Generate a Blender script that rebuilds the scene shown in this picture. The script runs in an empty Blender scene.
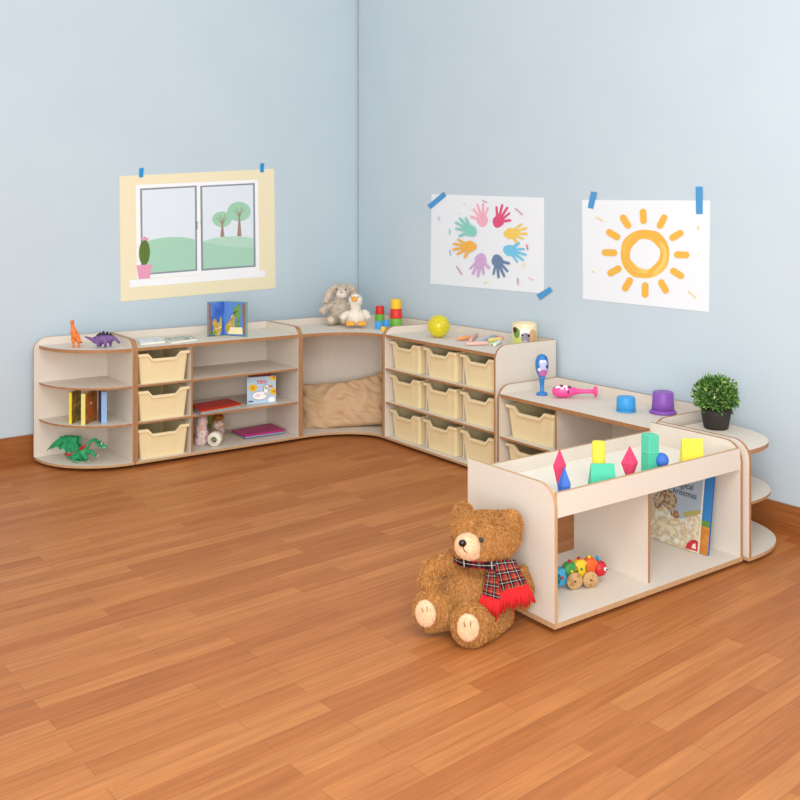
import bpy, math, random
import numpy as np
from mathutils import Vector, Matrix, Euler, noise as mnoise

rng = random.Random(11)
S = bpy.context.scene
COL = S.collection
PI = math.pi

# ------------------------------------------------------------------ camera
CF, CX, CY = 916.568, 400.0, 219.15
CAM = Vector((-1.747, -4.9173, 1.3427))
YAW = 0.6226
FW = Vector((math.sin(YAW), math.cos(YAW), 0)); RT = Vector((math.cos(YAW), -math.sin(YAW), 0)); UP = Vector((0, 0, 1))
cd = bpy.data.cameras.new('camera'); cam = bpy.data.objects.new('camera', cd); COL.objects.link(cam)
cam.location = CAM; cam.rotation_euler = (PI/2, 0, -YAW)
cd.sensor_fit = 'HORIZONTAL'; cd.sensor_width = 36.0; cd.lens = CF/800*36.0
cd.shift_y = -(400-CY)/800.0; cd.clip_start = 0.05
S.camera = cam

def ray(u, v): return FW + RT*((u-CX)/CF) - UP*((v-CY)/CF)
def onz(u, v, z):
    d = ray(u, v); return CAM + d*((z-CAM.z)/d.z)
def depth(p): return (Vector(p)-CAM).dot(FW)

# ------------------------------------------------------------------ materials
def lin(h):
    h = h.lstrip('#'); c = [int(h[i:i+2], 16)/255 for i in (0, 2, 4)]
    return tuple((x/12.92 if x <= .04045 else ((x+.055)/1.055)**2.4) for x in c)+(1,)
MATS = {}
def mat(name, col, rough=.5, spec=.3, **k):
    if name in MATS: return MATS[name]
    m = bpy.data.materials.new(name); m.use_nodes = True
    b = m.node_tree.nodes['Principled BSDF']
    b.inputs['Base Color'].default_value = lin(col) if isinstance(col, str) else col
    b.inputs['Roughness'].default_value = rough
    b.inputs['Specular IOR Level'].default_value = spec
    for kk, vv in k.items(): b.inputs[kk.replace('_', ' ')].default_value = vv
    MATS[name] = m
    return m
def noisy(name, cols, scale=(1, 1, 1), nscale=5, rough=.5, spec=.3, bump=0, detail=4, coord='Object', stops=None, dist=0, bscale=None, **k):
    """material whose colour runs through cols along a noise field"""
    if name in MATS: return MATS[name]
    m = mat(name, cols[0], rough, spec, **k); nt = m.node_tree; N = nt.nodes; L = nt.links
    b = N['Principled BSDF']
    tc = N.new('ShaderNodeTexCoord'); mp = N.new('ShaderNodeMapping'); mp.inputs['Scale'].default_value = scale
    L.new(tc.outputs[coord], mp.inputs['Vector'])
    nz = N.new('ShaderNodeTexNoise'); nz.inputs['Scale'].default_value = nscale; nz.inputs['Detail'].default_value = detail
    nz.inputs['Distortion'].default_value = dist
    L.new(mp.outputs[0], nz.inputs['Vector'])
    r = N.new('ShaderNodeValToRGB'); n = len(cols)
    els = r.color_ramp.elements
    while len(els) < n: els.new(.5)
    for i, c in enumerate(cols):
        els[i].position = stops[i] if stops else .3+.4*i/max(1, n-1)
        els[i].color = lin(c)
    L.new(nz.outputs['Fac'], r.inputs[0]); L.new(r.outputs[0], b.inputs['Base Color'])
    if bump:
        bp = N.new('ShaderNodeBump'); bp.inputs['Strength'].default_value = bump; bp.inputs['Distance'].default_value = .01
        if bscale:
            n2 = N.new('ShaderNodeTexNoise'); n2.inputs['Scale'].default_value = bscale; L.new(mp.outputs[0], n2.inputs['Vector'])
            L.new(n2.outputs['Fac'], bp.inputs['Height'])
        else: L.new(nz.outputs['Fac'], bp.inputs['Height'])
        L.new(bp.outputs[0], b.inputs['Normal'])
    return m

LAM = noisy('pale_laminate', ['#dcd2c5', '#dfd6ca'], (110, 110, 2.2), 2.0, .6, .15)
DECK = noisy('cream_laminate', ['#e9e2d5', '#eee8dc'], (60, 60, 3), 2.0, .45, .3)
EDGE = noisy('tan_edge_band', ['#a5744a', '#b28257'], (9, 9, 3), 6, .5, .3)
EDGE2 = noisy('pale_edge_band', ['#bd966c', '#c8a47c'], (9, 9, 3), 6, .5, .3)
TRAYM = mat('cream_plastic', '#eedcae', .42, .4)
TRAYR = mat('cream_plastic_rim', '#f0dfb4', .4, .4)

# ------------------------------------------------------------------ mesh builder
class MB:
    def __init__(s): s.v = []; s.f = []; s.m = []; s.sm = []; s.mats = []; s.uv = {}
    def mi(s, m):
        if m not in s.mats: s.mats.append(m)
        return s.mats.index(m)
    def face(s, idx, m, sm=False, uv=None):
        if uv: s.uv[len(s.f)] = uv
        s.f.append(tuple(idx)); s.m.append(s.mi(m)); s.sm.append(sm)
    def add(s, pts):
        i = len(s.v); s.v.extend([tuple(p) for p in pts]); return i
    def poly(s, pts, m, sm=False, uv=None):
        i = s.add(pts); s.face(range(i, i+len(pts)), m, sm, uv)
    def prism(s, poly, ax, a, b, mc, ms=None, mb=None):
        """extrude a 2-D outline along an axis; caps take mc, the rim takes ms"""
        ms = ms or mc; n = len(poly)
        def P(p, t): return {'x': (t, p[0], p[1]), 'y': (p[0], t, p[1]), 'z': (p[0], p[1], t)}[ax]
        area = sum(poly[i][0]*poly[(i+1) % n][1]-poly[(i+1) % n][0]*poly[i][1] for i in range(n))
        if (area < 0) != (ax == 'y'): poly = poly[::-1]
        i = s.add([P(p, a) for p in poly]); j = s.add([P(p, b) for p in poly])
        s.face(range(i+n-1, i-1, -1) if i else list(range(n))[::-1], mb or mc); s.face(range(j, j+n), mc)
        for k in range(n):
            q = (k+1) % n; s.face((i+k, i+q, j+q, j+k), ms)
    def box(s, x0, x1, y0, y1, z0, z1, m, ms=None): s.prism([(x0, y0), (x1, y0), (x1, y1), (x0, y1)], 'z', z0, z1, m, ms)
    def slab(s, quad, t, mtop, mside, nrm=Vector((0, 0, 1))):
        """polygon of 3-D points (top face) given a thickness against nrm"""
        q = [Vector(p) for p in quad]; n = len(q)
        nn = sum(((q[i]-q[0]).cross(q[i+1]-q[0]) for i in range(1, n-1)), Vector())
        if nn.dot(nrm) < 0: q = q[::-1]
        i = s.add(q); j = s.add([p-nrm*t for p in q])
        s.face(range(i, i+n), mtop); s.face([j+n-1-k for k in range(n)], mside)
        for k in range(n):
            r = (k+1) % n; s.face((i+r, i+k, j+k, j+r), mside)
    def rings(s, rings, m, close=True, cap0=True, cap1=True, sm=True):
        n = len(rings[0]); st = [s.add(r) for r in rings]
        for a, b in zip(st, st[1:]):
            for k in range(n if close else n-1):
                q = (k+1) % n; s.face((a+k, a+q, b+q, b+k), m, sm)
        if cap0: s.face([st[0]+n-1-k for k in range(n)], m, False)
        if cap1: s.face([st[-1]+k for k in range(n)], m, False)
    def lathe(s, prof, m, o=(0, 0, 0), n=28, M=None, cap0=True, cap1=True, sm=True):
        M = M or Matrix(); o = Vector(o); R = []
        for r, z in prof:
            R.append([o+M @ Vector((r*math.cos(2*PI*k/n), r*math.sin(2*PI*k/n), z)) for k in range(n)])
        s.rings(R, m, True, cap0, cap1, sm)
    def tube(s, pts, rad, m, n=10, sm=True, flat=1.0):
        pts = [Vector(p) for p in pts]
        if not hasattr(rad, '__len__'): rad = [rad]*len(pts)
        R = []; prev = None
        for i, p in enumerate(pts):
            d = (pts[min(i+1, len(pts)-1)]-pts[max(i-1, 0)]).normalized()
            a = prev if prev is not None else (Vector((0, 0, 1)) if abs(d.z) < .9 else Vector((1, 0, 0)))
            a = (a-d*a.dot(d)).normalized(); prev = a; b = d.cross(a)
            R.append([p+(a*math.cos(2*PI*k/n)+b*math.sin(2*PI*k/n)*flat)*rad[i] for k in range(n)])
        s.rings(R, m, sm=sm)
    def ell(s, c, r, m, rot=None, nu=20, nv=12, sm=True):
        c = Vector(c); M = rot or Matrix.Identity(3); R = []
        top = s.add([c+M @ Vector((0, 0, r[2]))]); st = []
        for i in range(1, nv):
            t = PI*i/nv
            st.append(s.add([c+M @ Vector((r[0]*math.sin(t)*math.cos(2*PI*k/nu), r[1]*math.sin(t)*math.sin(2*PI*k/nu), r[2]*math.cos(t))) for k in range(nu)]))
        bot = s.add([c-M @ Vector((0, 0, r[2]))])
        for k in range(nu):
            q = (k+1) % nu
            s.face((top, st[0]+k, st[0]+q), m, sm); s.face((bot, st[-1]+q, st[-1]+k), m, sm)
            for a, b in zip(st, st[1:]): s.face((a+k, b+k, b+q, a+q), m, sm)
    def mesh(s, name):
        me = bpy.data.meshes.new(name); me.from_pydata(s.v, [], s.f)
        for m in s.mats: me.materials.append(m)
        me.polygons.foreach_set('material_index', s.m); me.polygons.foreach_set('use_smooth', s.sm)
        if s.uv:
            ul = me.uv_layers.new(name='uv')
            for fi, uv in s.uv.items():
                for li, c in zip(me.polygons[fi].loop_indices, uv): ul.data[li].uv = c
        me.update(); return me
    def build(s, name, parent=None):
        o = bpy.data.objects.new(name, s.mesh(name)); COL.objects.link(o); o.parent = parent; return o

def organic(s, voxel, it=6, fac=.5):
    """melts the shapes of a builder into one continuous skin"""
    me = s.mesh('tmp'); o = bpy.data.objects.new('tmp', me); COL.objects.link(o)
    md = o.modifiers.new('r', 'REMESH'); md.mode = 'VOXEL'; md.voxel_size = voxel; md.use_smooth_shade = True
    if it:
        sm = o.modifiers.new('s', 'SMOOTH'); sm.factor = fac; sm.iterations = it
    dg = bpy.context.evaluated_depsgraph_get(); dg.update()
    out = bpy.data.meshes.new_from_object(o.evaluated_get(dg))
    bpy.data.objects.remove(o); bpy.data.meshes.remove(me)
    out.materials.clear(); out.materials.append(s.mats[0])
    out.polygons.foreach_set('material_index', [0]*len(out.polygons)); out.polygons.foreach_set('use_smooth', [True]*len(out.polygons))
    return out
def furry(me, n, length, width, comb=(0, 0, -1), lift=.6, seed=1, mats=None):
    """the skin plus n short hairs rooted on it, in one mesh"""
    r = np.random.default_rng(seed); nv = len(me.vertices)
    co = np.zeros(nv*3); me.vertices.foreach_get('co', co); co = co.reshape(-1, 3)
    me.calc_loop_triangles(); nt = len(me.loop_triangles)
    tv = np.zeros(nt*3, dtype=np.int64); me.loop_triangles.foreach_get('vertices', tv); tv = tv.reshape(-1, 3)
    a, b, c = co[tv[:, 0]], co[tv[:, 1]], co[tv[:, 2]]
    nr = np.cross(b-a, c-a); ar = np.linalg.norm(nr, axis=1); nr = nr/(ar[:, None]+1e-12)
    k = r.choice(nt, n, p=ar/ar.sum()); u = r.random((n, 2)); f = u.sum(1) > 1; u[f] = 1-u[f]
    p = a[k]+(b[k]-a[k])*u[:, :1]+(c[k]-a[k])*u[:, 1:]; N = nr[k]
    cb = np.array(comb)[None]+r.normal(0, .45, (n, 3)); T = cb-N*(cb*N).sum(1)[:, None]; T /= np.linalg.norm(T, axis=1)[:, None]+1e-9
    Ln = length*(.6+.6*r.random((n, 1))); D = N*lift+T*(1-lift*.4); D /= np.linalg.norm(D, axis=1)[:, None]
    side = np.cross(D, r.normal(0, 1, (n, 3))); side /= np.linalg.norm(side, axis=1)[:, None]
    w = width*.5; p0 = p-N*length*.08
    mid = p0+N*Ln*.25*lift+D*Ln*.45
    tip = p0+D*Ln+T*Ln*.15
    V = np.concatenate([co, p0-side*w, p0+side*w, mid+side*w*.8, mid-side*w*.8, tip])
    q = np.arange(n)+nv
    fa = [tuple(x.vertices) for x in me.polygons]
    F4 = np.stack([q, q+n, q+2*n, q+3*n], 1).tolist(); F3 = np.stack([q+3*n, q+2*n, q+4*n], 1).tolist()
    out = bpy.data.meshes.new('fur'); out.from_pydata(V.tolist(), [], fa+F4+F3)
    mm = mats or [me.materials[0]]
    for m in mm: out.materials.append(m)
    if len(mm) > 1:
        mi = np.concatenate([np.zeros(len(fa), dtype=np.int32), np.tile(r.integers(0, len(mm), n), 2).astype(np.int32)])
        out.polygons.foreach_set('material_index', mi)
    out.polygons.foreach_set('use_smooth', [True]*len(out.polygons)); out.update()
    return out
def link(name, me, parent=None):
    if parent is not None and name not in ('title', 'ear', 'eye'):      # nothing sinks into what it stands on
        n = len(me.vertices); c = np.zeros(n*3); me.vertices.foreach_get('co', c); c = c.reshape(-1, 3); c[:, 2] = np.maximum(c[:, 2], .0006)
        me.vertices.foreach_set('co', c.ravel())
    o = bpy.data.objects.new(name, me); me.name = name; COL.objects.link(o); o.parent = parent; return o

def tag(o, label, cat, group=None):
    o['label'] = label; o['category'] = cat
    if group: o['group'] = group
    return o
def thing(name, label, cat, loc=(0, 0, 0), rz=0, group=None):
    o = bpy.data.objects.new(name, None); COL.objects.link(o); o.location = loc; o.rotation_euler = (0, 0, rz)
    o.empty_display_size = .05
    return tag(o, label, cat, group)
def struct(o): o['kind'] = 'structure'; return o
def dup(root, loc, rz, label, group=None):
    r = root.copy(); COL.objects.link(r); r.location = loc; r.rotation_euler = (0, 0, rz); r['label'] = label
    if group: r['group'] = group
    for ch in list(root.children):
        c = ch.copy(); COL.objects.link(c); c.parent = r
        for g in ch.children:
            d = g.copy(); COL.objects.link(d); d.parent = c
    return r

def disc_patch(m, fn, mt, n=20, rings=4):
    """a printed spot that follows a curved surface: fn(x, y) maps the unit disc onto it"""
    c = m.add([fn(0, 0)]); prev = None
    for q in range(1, rings+1):
        st = m.add([fn(q/rings*math.cos(2*PI*i/n), q/rings*math.sin(2*PI*i/n)) for i in range(n)])
        for i in range(n):
            j = (i+1) % n
            if prev is None: m.face((c, st+i, st+j), mt, True)
            else: m.face((prev+i, st+i, st+j, prev+j), mt, True)
        prev = st
class V:
    """a thing turned square to the camera's heading, standing at pixel (u,v) of the plane z; Q gives local points"""
    def __init__(s, name, u, v, z, label, cat, group=None):
        s.o = onz(u, v, z); s.d = depth(s.o); s.k = s.d/CF; s.lat = (u-CX)/CF*s.d
        s.root = thing(name, label, cat, s.o, -YAW, group)
    def Q(s, u, v, dd=0):
        d = s.d+dd*s.k
        return Vector(((u-CX)/CF*d-s.lat, dd*s.k, CAM.z-(v-CY)/CF*d-s.o.z))
    def r(s, *a): return tuple(x*s.k for x in a)
    def E(s, m, u, v, dd, ru, rv, rd, mt, rot=None, **k): m.ell(s.Q(u, v, dd), (ru*s.k, rd*s.k, rv*s.k), mt, rot, **k)
    def T(s, m, pts, rad, mt, **k): m.tube([s.Q(*p) for p in pts], [x*s.k for x in rad], mt, **k)

# ------------------------------------------------------------------ the room
FZ = -0.02
WA0 = Vector((-.45, .505, 0)); WA1 = Vector((1.915, .72, 0)); WAd = (WA1-WA0).normalized(); WAn = Vector((WAd.y, -WAd.x, 0))
XB = 1.915
def wallA(u, v, off=0):
    d = ray(u, v); t = (WA0+WAn*off-CAM).dot(WAn)/d.dot(WAn); return CAM+d*t
def wallB(u, v, off=0):
    d = ray(u, v); return CAM+d*((XB-off-CAM.x)/d.x)
WALL = noisy('pale_blue_paint', ['#c3d2dc', '#c6d5de'], (1, 1, 1), 3, .85, .2)

def floor_mat():
    m = mat('wood_strip_floor', '#a06030', .48, .35); nt = m.node_tree; N = nt.nodes; L = nt.links; b = N['Principled BSDF']
    tc = N.new('ShaderNodeTexCoord'); mp = N.new('ShaderNodeMapping'); mp.inputs['Rotation'].default_value = (0, 0, -.075)
    L.new(tc.outputs['Object'], mp.inputs['Vector'])
    br = N.new('ShaderNodeTexBrick'); L.new(mp.outputs[0], br.inputs['Vector'])
    br.offset = .37; br.inputs['Scale'].default_value = 1; br.inputs['Brick Width'].default_value = .62; br.inputs['Row Height'].default_value = .066
    br.inputs['Mortar Size'].default_value = .0012; br.inputs['Mortar Smooth'].default_value = .3; br.inputs['Bias'].default_value = 0
    br.inputs['Color1'].default_value = lin('#ad6836'); br.inputs['Color2'].default_value = lin('#c17e47'); br.inputs['Mortar'].default_value = lin('#a06030')
    m2 = N.new('ShaderNodeMapping'); m2.inputs['Scale'].default_value = (1.6, 30, 1); L.new(mp.outputs[0], m2.inputs['Vector'])
    nz = N.new('ShaderNodeTexNoise'); nz.inputs['Scale'].default_value = 2.2; nz.inputs['Detail'].default_value = 5; nz.inputs['Distortion'].default_value = .6
    L.new(m2.outputs[0], nz.inputs['Vector'])
    r = N.new('ShaderNodeValToRGB'); r.color_ramp.elements[0].position = .3; r.color_ramp.elements[1].position = .7
    r.color_ramp.elements[0].color = (.82, .79, .76, 1); r.color_ramp.elements[1].color = (1.1, 1.09, 1.08, 1)
    L.new(nz.outputs['Fac'], r.inputs[0])
    mx = N.new('ShaderNodeMix'); mx.data_type = 'RGBA'; mx.blend_type = 'MULTIPLY'; mx.inputs['Factor'].default_value = 1
    L.new(br.outputs['Color'], mx.inputs['A']); L.new(r.outputs[0], mx.inputs['B']); L.new(mx.outputs['Result'], b.inputs['Base Color'])
    return m
FLOOR = floor_mat()
SKIRT = noisy('skirting_wood', ['#8a5028', '#a86833'], (2, 2, 40), 3, .4, .4)

m = MB(); m.box(-3.2, 2.1, -5.4, 1.0, FZ-.05, FZ, FLOOR); struct(m.build('floor'))
WH = 3.3
def wall_slab(a, b, n, t, z0, z1, mt):
    mm = MB(); mm.slab([a, b, b-n*t, a-n*t], z1-z0, mt, mt); 
    mm.v = [(x, y, z+z1) for x, y, z in mm.v]; return mm
Aleft = WA0-WAd*2.4
wall_slab(Aleft, WA1+WAd*.1, WAn, .1, FZ, WH, WALL).build('wall_left'); struct(bpy.data.objects['wall_left'])
m = MB(); m.box(XB, XB+.1, -5.4, .70, FZ, WH, WALL); struct(m.build('wall_right'))
mm = wall_slab(Aleft+WAn*.018, WA1-WAd*.02+WAn*.018, WAn, .0175, FZ, .128, SKIRT); struct(mm.build('baseboard_left'))
m = MB(); m.box(XB-.016, XB-.0005, -5.4, .69, FZ, .115, SKIRT); struct(m.build('baseboard_right'))

# ------------------------------------------------------------------ cabinets
T = .0135; TS = .011; W = 1.03; D = .4415; H = .68; HT = .636; Z1 = .430; Z2 = .2255
HL = .477; HTL = .4335
XF = 1.4485; Y4 = -.2915; Y5 = Y4-W-.014
def panel_poly(d, z0, h, r=.075, n=10):
    p = [(0, z0), (d, z0), (d, h)]
    p += [(r-r*math.sin(t*PI/2/n), h-r+r*math.cos(t*PI/2/n)) for t in range(n+1)]
    return p
def board(name, root, fn):
    mm = MB(); fn(mm); return mm.build(name, root)
def rect(a, b, c, d): return [(a, c), (b, c), (b, d), (a, d)]
def case(root, h, ht, w=W, back=True):
    board('base', root, lambda q: q.prism(rect(0, w, 0, D), 'z', 0, T, LAM, EDGE2))
    for x in (0, w-T): board('side_panel', root, lambda q: q.prism(panel_poly(D, T, h), 'x', x, x+T, LAM, EDGE))
    board('back_panel', root, lambda q: q.prism(rect(T, w-T, T, h), 'y', D-T, D, LAM, EDGE))
    board('top_shelf', root, lambda q: q.prism(rect(T, w-T, .006, D-T), 'z', ht-.018, ht, LAM, EDGE))
def vdiv(root, x, z1, d0=.008, me=EDGE): return board('divider', root, lambda q: q.prism(rect(d0, D-T, T, z1), 'x', x, x+TS, LAM, me))
def shelf(root, x0, x1, z, d0=.006): return board('shelf', root, lambda q: q.prism(rect(x0, x1, d0, D-T), 'z', z-TS, z, LAM, EDGE))

# three tray bookcase along the left wall
u2 = thing('bookcase', 'wide pale bookcase under the window poster, one tray column left and open shelves right', 'bookcase', (0.003, 0, 0))
case(u2, H, HT); LD = .322
vdiv(u2, LD, HT-.018)
for z in (Z1, Z2): shelf(u2, T, LD, z); shelf(u2, LD+TS, W-T, z)
# nine tray unit along the right wall
u4 = thing('tray_cabinet', 'tall pale cabinet holding nine cream trays in three rows', 'cabinet', (XF, Y4, 0), -PI/2)
case(u4, H, HT)
CW = (W-4*T)/3; cols = [T+CW/2+i*(CW+T) for i in range(3)]
for i in (1, 2): vdiv(u4, i*(CW+T)+.001, HT-.018, .07, LAM)
for z in (Z1, Z2): shelf(u4, T, W-T, z)
# divider stops at the shelves: the shelves run through, so dividers are notched visually by the boards
# low unit along the right wall
u5 = thing('low_bookcase', 'low pale bookcase by right wall with maracas and cups on top', 'bookcase', (XF, Y5, 0), -PI/2)
case(u5, HL, HTL, 1.012); L5 = .388
vdiv(u5, L5, HTL-.018, .03); shelf(u5, T, L5, .2135)
# corner unit
def corner_unit():
    r = thing('corner_unit', 'pale corner unit with concave front and cushion nook under two plush toys', 'corner unit', (W+.006, 0, 0))
    w = XF-W-.006; fy = Y4+.003
    BX, BY = w+D, D                      # outer back corner in local axes (x along left wall, y back)
    n = 18
    arc = [(T+(w-T)*math.sin(t*PI/2/n), (fy+T)+(0-fy-T)*math.cos(t*PI/2/n)) for t in range(n+1)]
    ch = .16
    foot = [(0, 0)]+arc+[(w, fy), (BX, fy), (BX, BY-ch), (BX-ch, BY), (0, BY)]
    board('base', r, lambda q: q.prism(foot, 'z', 0, T, LAM, EDGE2))
    board('side_panel', r, lambda q: q.prism(panel_poly(D, T, H), 'x', 0, T, LAM, EDGE))
    mm = MB(); mm.prism([(w+y, z) for y, z in panel_poly(D, T, H)], 'y', fy, fy+T, LAM, EDGE); mm.build('side_panel', r)
    arc2 = [(T+(w-T-.006)*math.sin(t*PI/2/n), (fy+T)+(.006-fy-T)*math.cos(t*PI/2/n)) for t in range(n+1)]
    arc2 = [(x, y+0) for x, y in arc2]
    top = arc2+[(BX-T, fy+T), (BX-T, BY-ch-T*.4), (BX-ch-T*.4, BY-T), (T, BY-T)]
    board('top_shelf', r, lambda q: q.prism(top, 'z', HT-.018, HT, LAM, EDGE))
    board('back_panel', r, lambda q: q.prism(rect(T, BX-ch, T, H), 'y', BY-T, BY, LAM, EDGE))
    board('back_panel', r, lambda q: q.prism(rect(fy+T, BY-ch, T, H), 'x', BX-T, BX, LAM, EDGE))
    board('back_panel', r, lambda q: q.prism([(BX-ch, BY), (BX-ch-T*.4, BY-T), (BX-T, BY-ch-T*.4), (BX, BY-ch)], 'z', T, H, LAM, LAM))
    # the nook is lined by a curved board
    cb = []
    for t in range(n+1):
        a = t*PI/2/n; cb.append((BX-T-.012-(BX-2*T-.02)*(1-math.sin(a)), fy+T+.004+(BY-T-.012-fy-T)*math.cos(a)))
    inn = [(x-.006, y-.006) for x, y in cb]
    board('curved_lining', r, lambda q: q.prism(cb+inn[::-1], 'z', T, HT-.018, LAM, LAM))
    return r
corner_unit()
# quarter round ends
def quarter_end(name, label, loc, shelves, h, mirror, backz, R0, ex=2.0):
    r = thing(name, label, 'corner shelf', loc); n = 24; s = -1 if mirror else 1
    def curve(rad, ry):
        P = []
        for t in range(n+1):
            a = t*PI/2/n; c, d = math.cos(a)**(2/ex), math.sin(a)**(2/ex)
            P.append((s*(T+(rad-T)*d), D-T-ry*c))
        return P
    def qr(q, rad, z0, z1): q.prism([(s*T, D-T)]+curve(rad, D-T-.006), 'z', z0, z1, LAM, EDGE)
    board('base', r, lambda q: q.prism([(0, D), (0, 0)]+curve(R0, D-T)+[(s*R0, D)], 'z', 0, T, LAM, EDGE2))
    a, b = (0, T) if s > 0 else (-T, 0)
    board('side_panel', r, lambda q: q.prism(panel_poly(D, T, h), 'x', a, b, LAM, EDGE))
    if backz:
        rr = .075; w0 = R0+.006
        pts = [(s*T, T), (s*w0, T)]+[(s*(w0-rr+rr*math.cos(t*PI/20)), h-rr+rr*math.sin(t*PI/20)) for t in range(11)]+[(s*T, h)]
        board('back_panel', r, lambda q: q.prism(pts, 'y', D-T, D, LAM, EDGE))
    for z, rad, th_ in shelves: board('shelf', r, lambda q: qr(q, rad, z-th_, z))
    return r
quarter_end('end_shelf', 'tall quarter-round end shelf at far left holding toy dinosaurs and dragon', (-.001, 0, 0), [(HT, .395, .018), (Z1, .395, TS), (Z2, .395, TS)], H, True, True, .418)
X6 = .4113; Y6 = -2.7775; W6 = 1.034; H6 = .467
quarter_end('end_shelf', 'low quarter-round end shelf at far right under the potted plant', (X6+W6+.017, Y6-.018, 0), [(HTL, .350, .018), (.228, .375, TS)], .470, False, False, .424, 2.6)

# play table unit with a sunk tray top
u6 = thing('play_table', 'low open play unit with sunken tray top full of coloured blocks', 'play table', (X6, Y6, 0))
board('base', u6, lambda q: q.prism(rect(0, W6, 0, D), 'z', 0, .018, LAM, EDGE2))
for x, e_ in ((0, EDGE2), (W6-T, EDGE)): board('side_panel', u6, lambda q: q.prism(panel_poly(D, .018, H6), 'x', x, x+T, LAM, e_))  # right panel's darker band puts shade into its edge colour
for y, zt_ in ((.002, .443), (D-T, .431)): board('tray_lip', u6, lambda q: q.prism(rect(T, W6-T, .361, zt_), 'y', y, y+T, LAM, EDGE2))
board('tray_floor', u6, lambda q: q.prism(rect(T, W6-T, .002+T, D-T), 'z', .361, .379, DECK, EDGE))
DX6 = onz(648.8, 583, .018).x-X6
vd = board('divider', u6, lambda q: q.prism(rect(.042, D-.035, .018, .361), 'x', DX6-.006, DX6+.006, LAM, EDGE))
ZT6 = .379

# ------------------------------------------------------------------ storage trays
def tray_master():
    r = thing('storage_tray', '', 'storage tray'); Ht = .168; DPT = .39
    def ring(hw, y0, y1, rad, zf):
        P = []
        def arc(cx, cy, a0): 
            for i in range(5):
                a = a0+i*PI/8; P.append((cx+rad*math.cos(a), cy+rad*math.sin(a)))
        arc(-hw+rad, y0+rad, PI)
        for x in (-.098, -.07, -.02, .02, .07, .098): P.append((x, y0))
        arc(hw-rad, y0+rad, PI*1.5)
        arc(hw-rad, y1-rad, 0)
        for x in (.098, .07, -.07, -.098): P.append((x, y1))
        arc(-hw+rad, y1-rad, PI/2)
        return [(x, y, zf(x, y)) for x, y in P]
    def dip(x, y): return Ht-(.030 if abs(x) < .085 and (y < .1 or y > DPT-.06) else 0)
    lo = lambda x, y: dip(x, y)-.015
    y0 = .016
    b = MB()
    b.rings([ring(.146, y0+.002, DPT-.002, .014, dip), ring(.130, y0+.016, DPT-.016, .014, lambda x, y: .004)], TRAYM, cap0=False, cap1=False, sm=False)
    b.rings([ring(.128+.004, y0+.012, DPT-.014, .014, lambda x, y: 0), ring(.148, y0, DPT, .014, lo)], TRAYM, cap0=True, cap1=False, sm=False)
    b.poly(ring(.130, y0+.016, DPT-.016, .014, lambda x, y: .004), TRAYM)
    b.build('tray_body', r)
    c = MB()
    c.rings([ring(.146, y0+.002, DPT-.002, .014, dip), ring(.1565, y0-.013, DPT+.004, .012, dip), ring(.1565, y0-.013, DPT+.004, .012, lo), ring(.148, y0, DPT, .014, lo)], TRAYR, cap0=False, cap1=False, sm=False)
    c.build('rim', r)
    return r
TR = tray_master(); first = [True]
def put_tray(loc, rz, label, group):
    if first[0]:
        first[0] = False; TR.location = loc; TR.rotation_euler = (0, 0, rz); TR['label'] = label; TR['group'] = group; return TR
    return dup(TR, loc, rz, label, group)
for zz, n_ in ((Z1, 'top'), (Z2, 'middle'), (T, 'bottom')):
    put_tray((.003+T+(LD-T)/2, .004, zz+.0005), 0, f'cream storage tray in {n_} slot of the bookcase under the window poster', 'trays in the wall bookcase').scale = (.97, 1, 1)
for zz, n_ in ((Z1, 'top'), (Z2, 'middle'), (T, 'bottom')):
    for ci, c_ in enumerate(('left', 'centre', 'right')):
        put_tray((XF+.02, Y4-cols[ci], zz+.0005), -PI/2, f'cream storage tray, {n_} row and {c_} column of the nine-tray cabinet', 'trays in the nine-tray cabinet')
for zz, n_ in ((.2135, 'upper'), (T, 'lower')):
    put_tray((XF+.025, Y5-(T+L5)/2, zz+.0005), -PI/2, f'cream storage tray in {n_} slot of the low bookcase, below the maracas', 'trays in the low bookcase').scale = (1.14, 1, 1)

# ------------------------------------------------------------------ posters
PAPER = mat('white_paper', '#ebf0f6', .7, .2); TAPE = mat('blue_tape', '#4f9bd3', .5, .3)
def tr(pts, o, s): return [(o[0]+x/s, o[1]+y/s) for x, y in pts]
class Pic:
    def __init__(s, wall, o, sc): s.w = wall; s.o = o; s.sc = sc; s.m = MB(); s.n = 0
    def p(s, x, y, off): return s.w(s.o[0]+x/s.sc, s.o[1]+y/s.sc, off)
    def paper(s, q, mt):
        n = WAn if s.w is wallA else Vector((-1, 0, 0))
        s.m.slab([s.p(x, y, .0022) for x, y in q], .0017, mt, mt, n)
    def poly(s, pts, mt):
        s.n += 1; off = .0023+s.n*.00012
        P = [s.p(x, y, off) for x, y in pts]
        n = WAn if s.w is wallA else Vector((-1, 0, 0))
        nn = sum(((P[i]-P[0]).cross(P[i+1]-P[0]) for i in range(1, len(P)-1)), Vector())
        s.m.poly(P if nn.dot(n) > 0 else P[::-1], mt)
    def ell(s, cx, cy, rx, ry, mt, n=28, rot=0):
        s.poly([(cx+rx*math.cos(t)*math.cos(rot)-ry*math.sin(t)*math.sin(rot), cy+rx*math.cos(t)*math.sin(rot)+ry*math.sin(t)*math.cos(rot)) for t in [2*PI*k/n for k in range(n)]], mt)
    def dash(s, x0, y0, x1, y1, w, mt, w1=None):
        w1 = w1 or w; d = Vector((x1-x0, y1-y0)).normalized(); n = Vector((-d.y, d.x)); a = math.atan2(d.y, d.x); P = []
        for k in range(9): t = a-PI/2+PI*k/8; P.append((x1+w1*math.cos(t), y1+w1*math.sin(t)))
        for k in range(9): t = a+PI/2+PI*k/8; P.append((x0+w*math.cos(t), y0+w*math.sin(t)))
        s.poly(P, mt)
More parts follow.
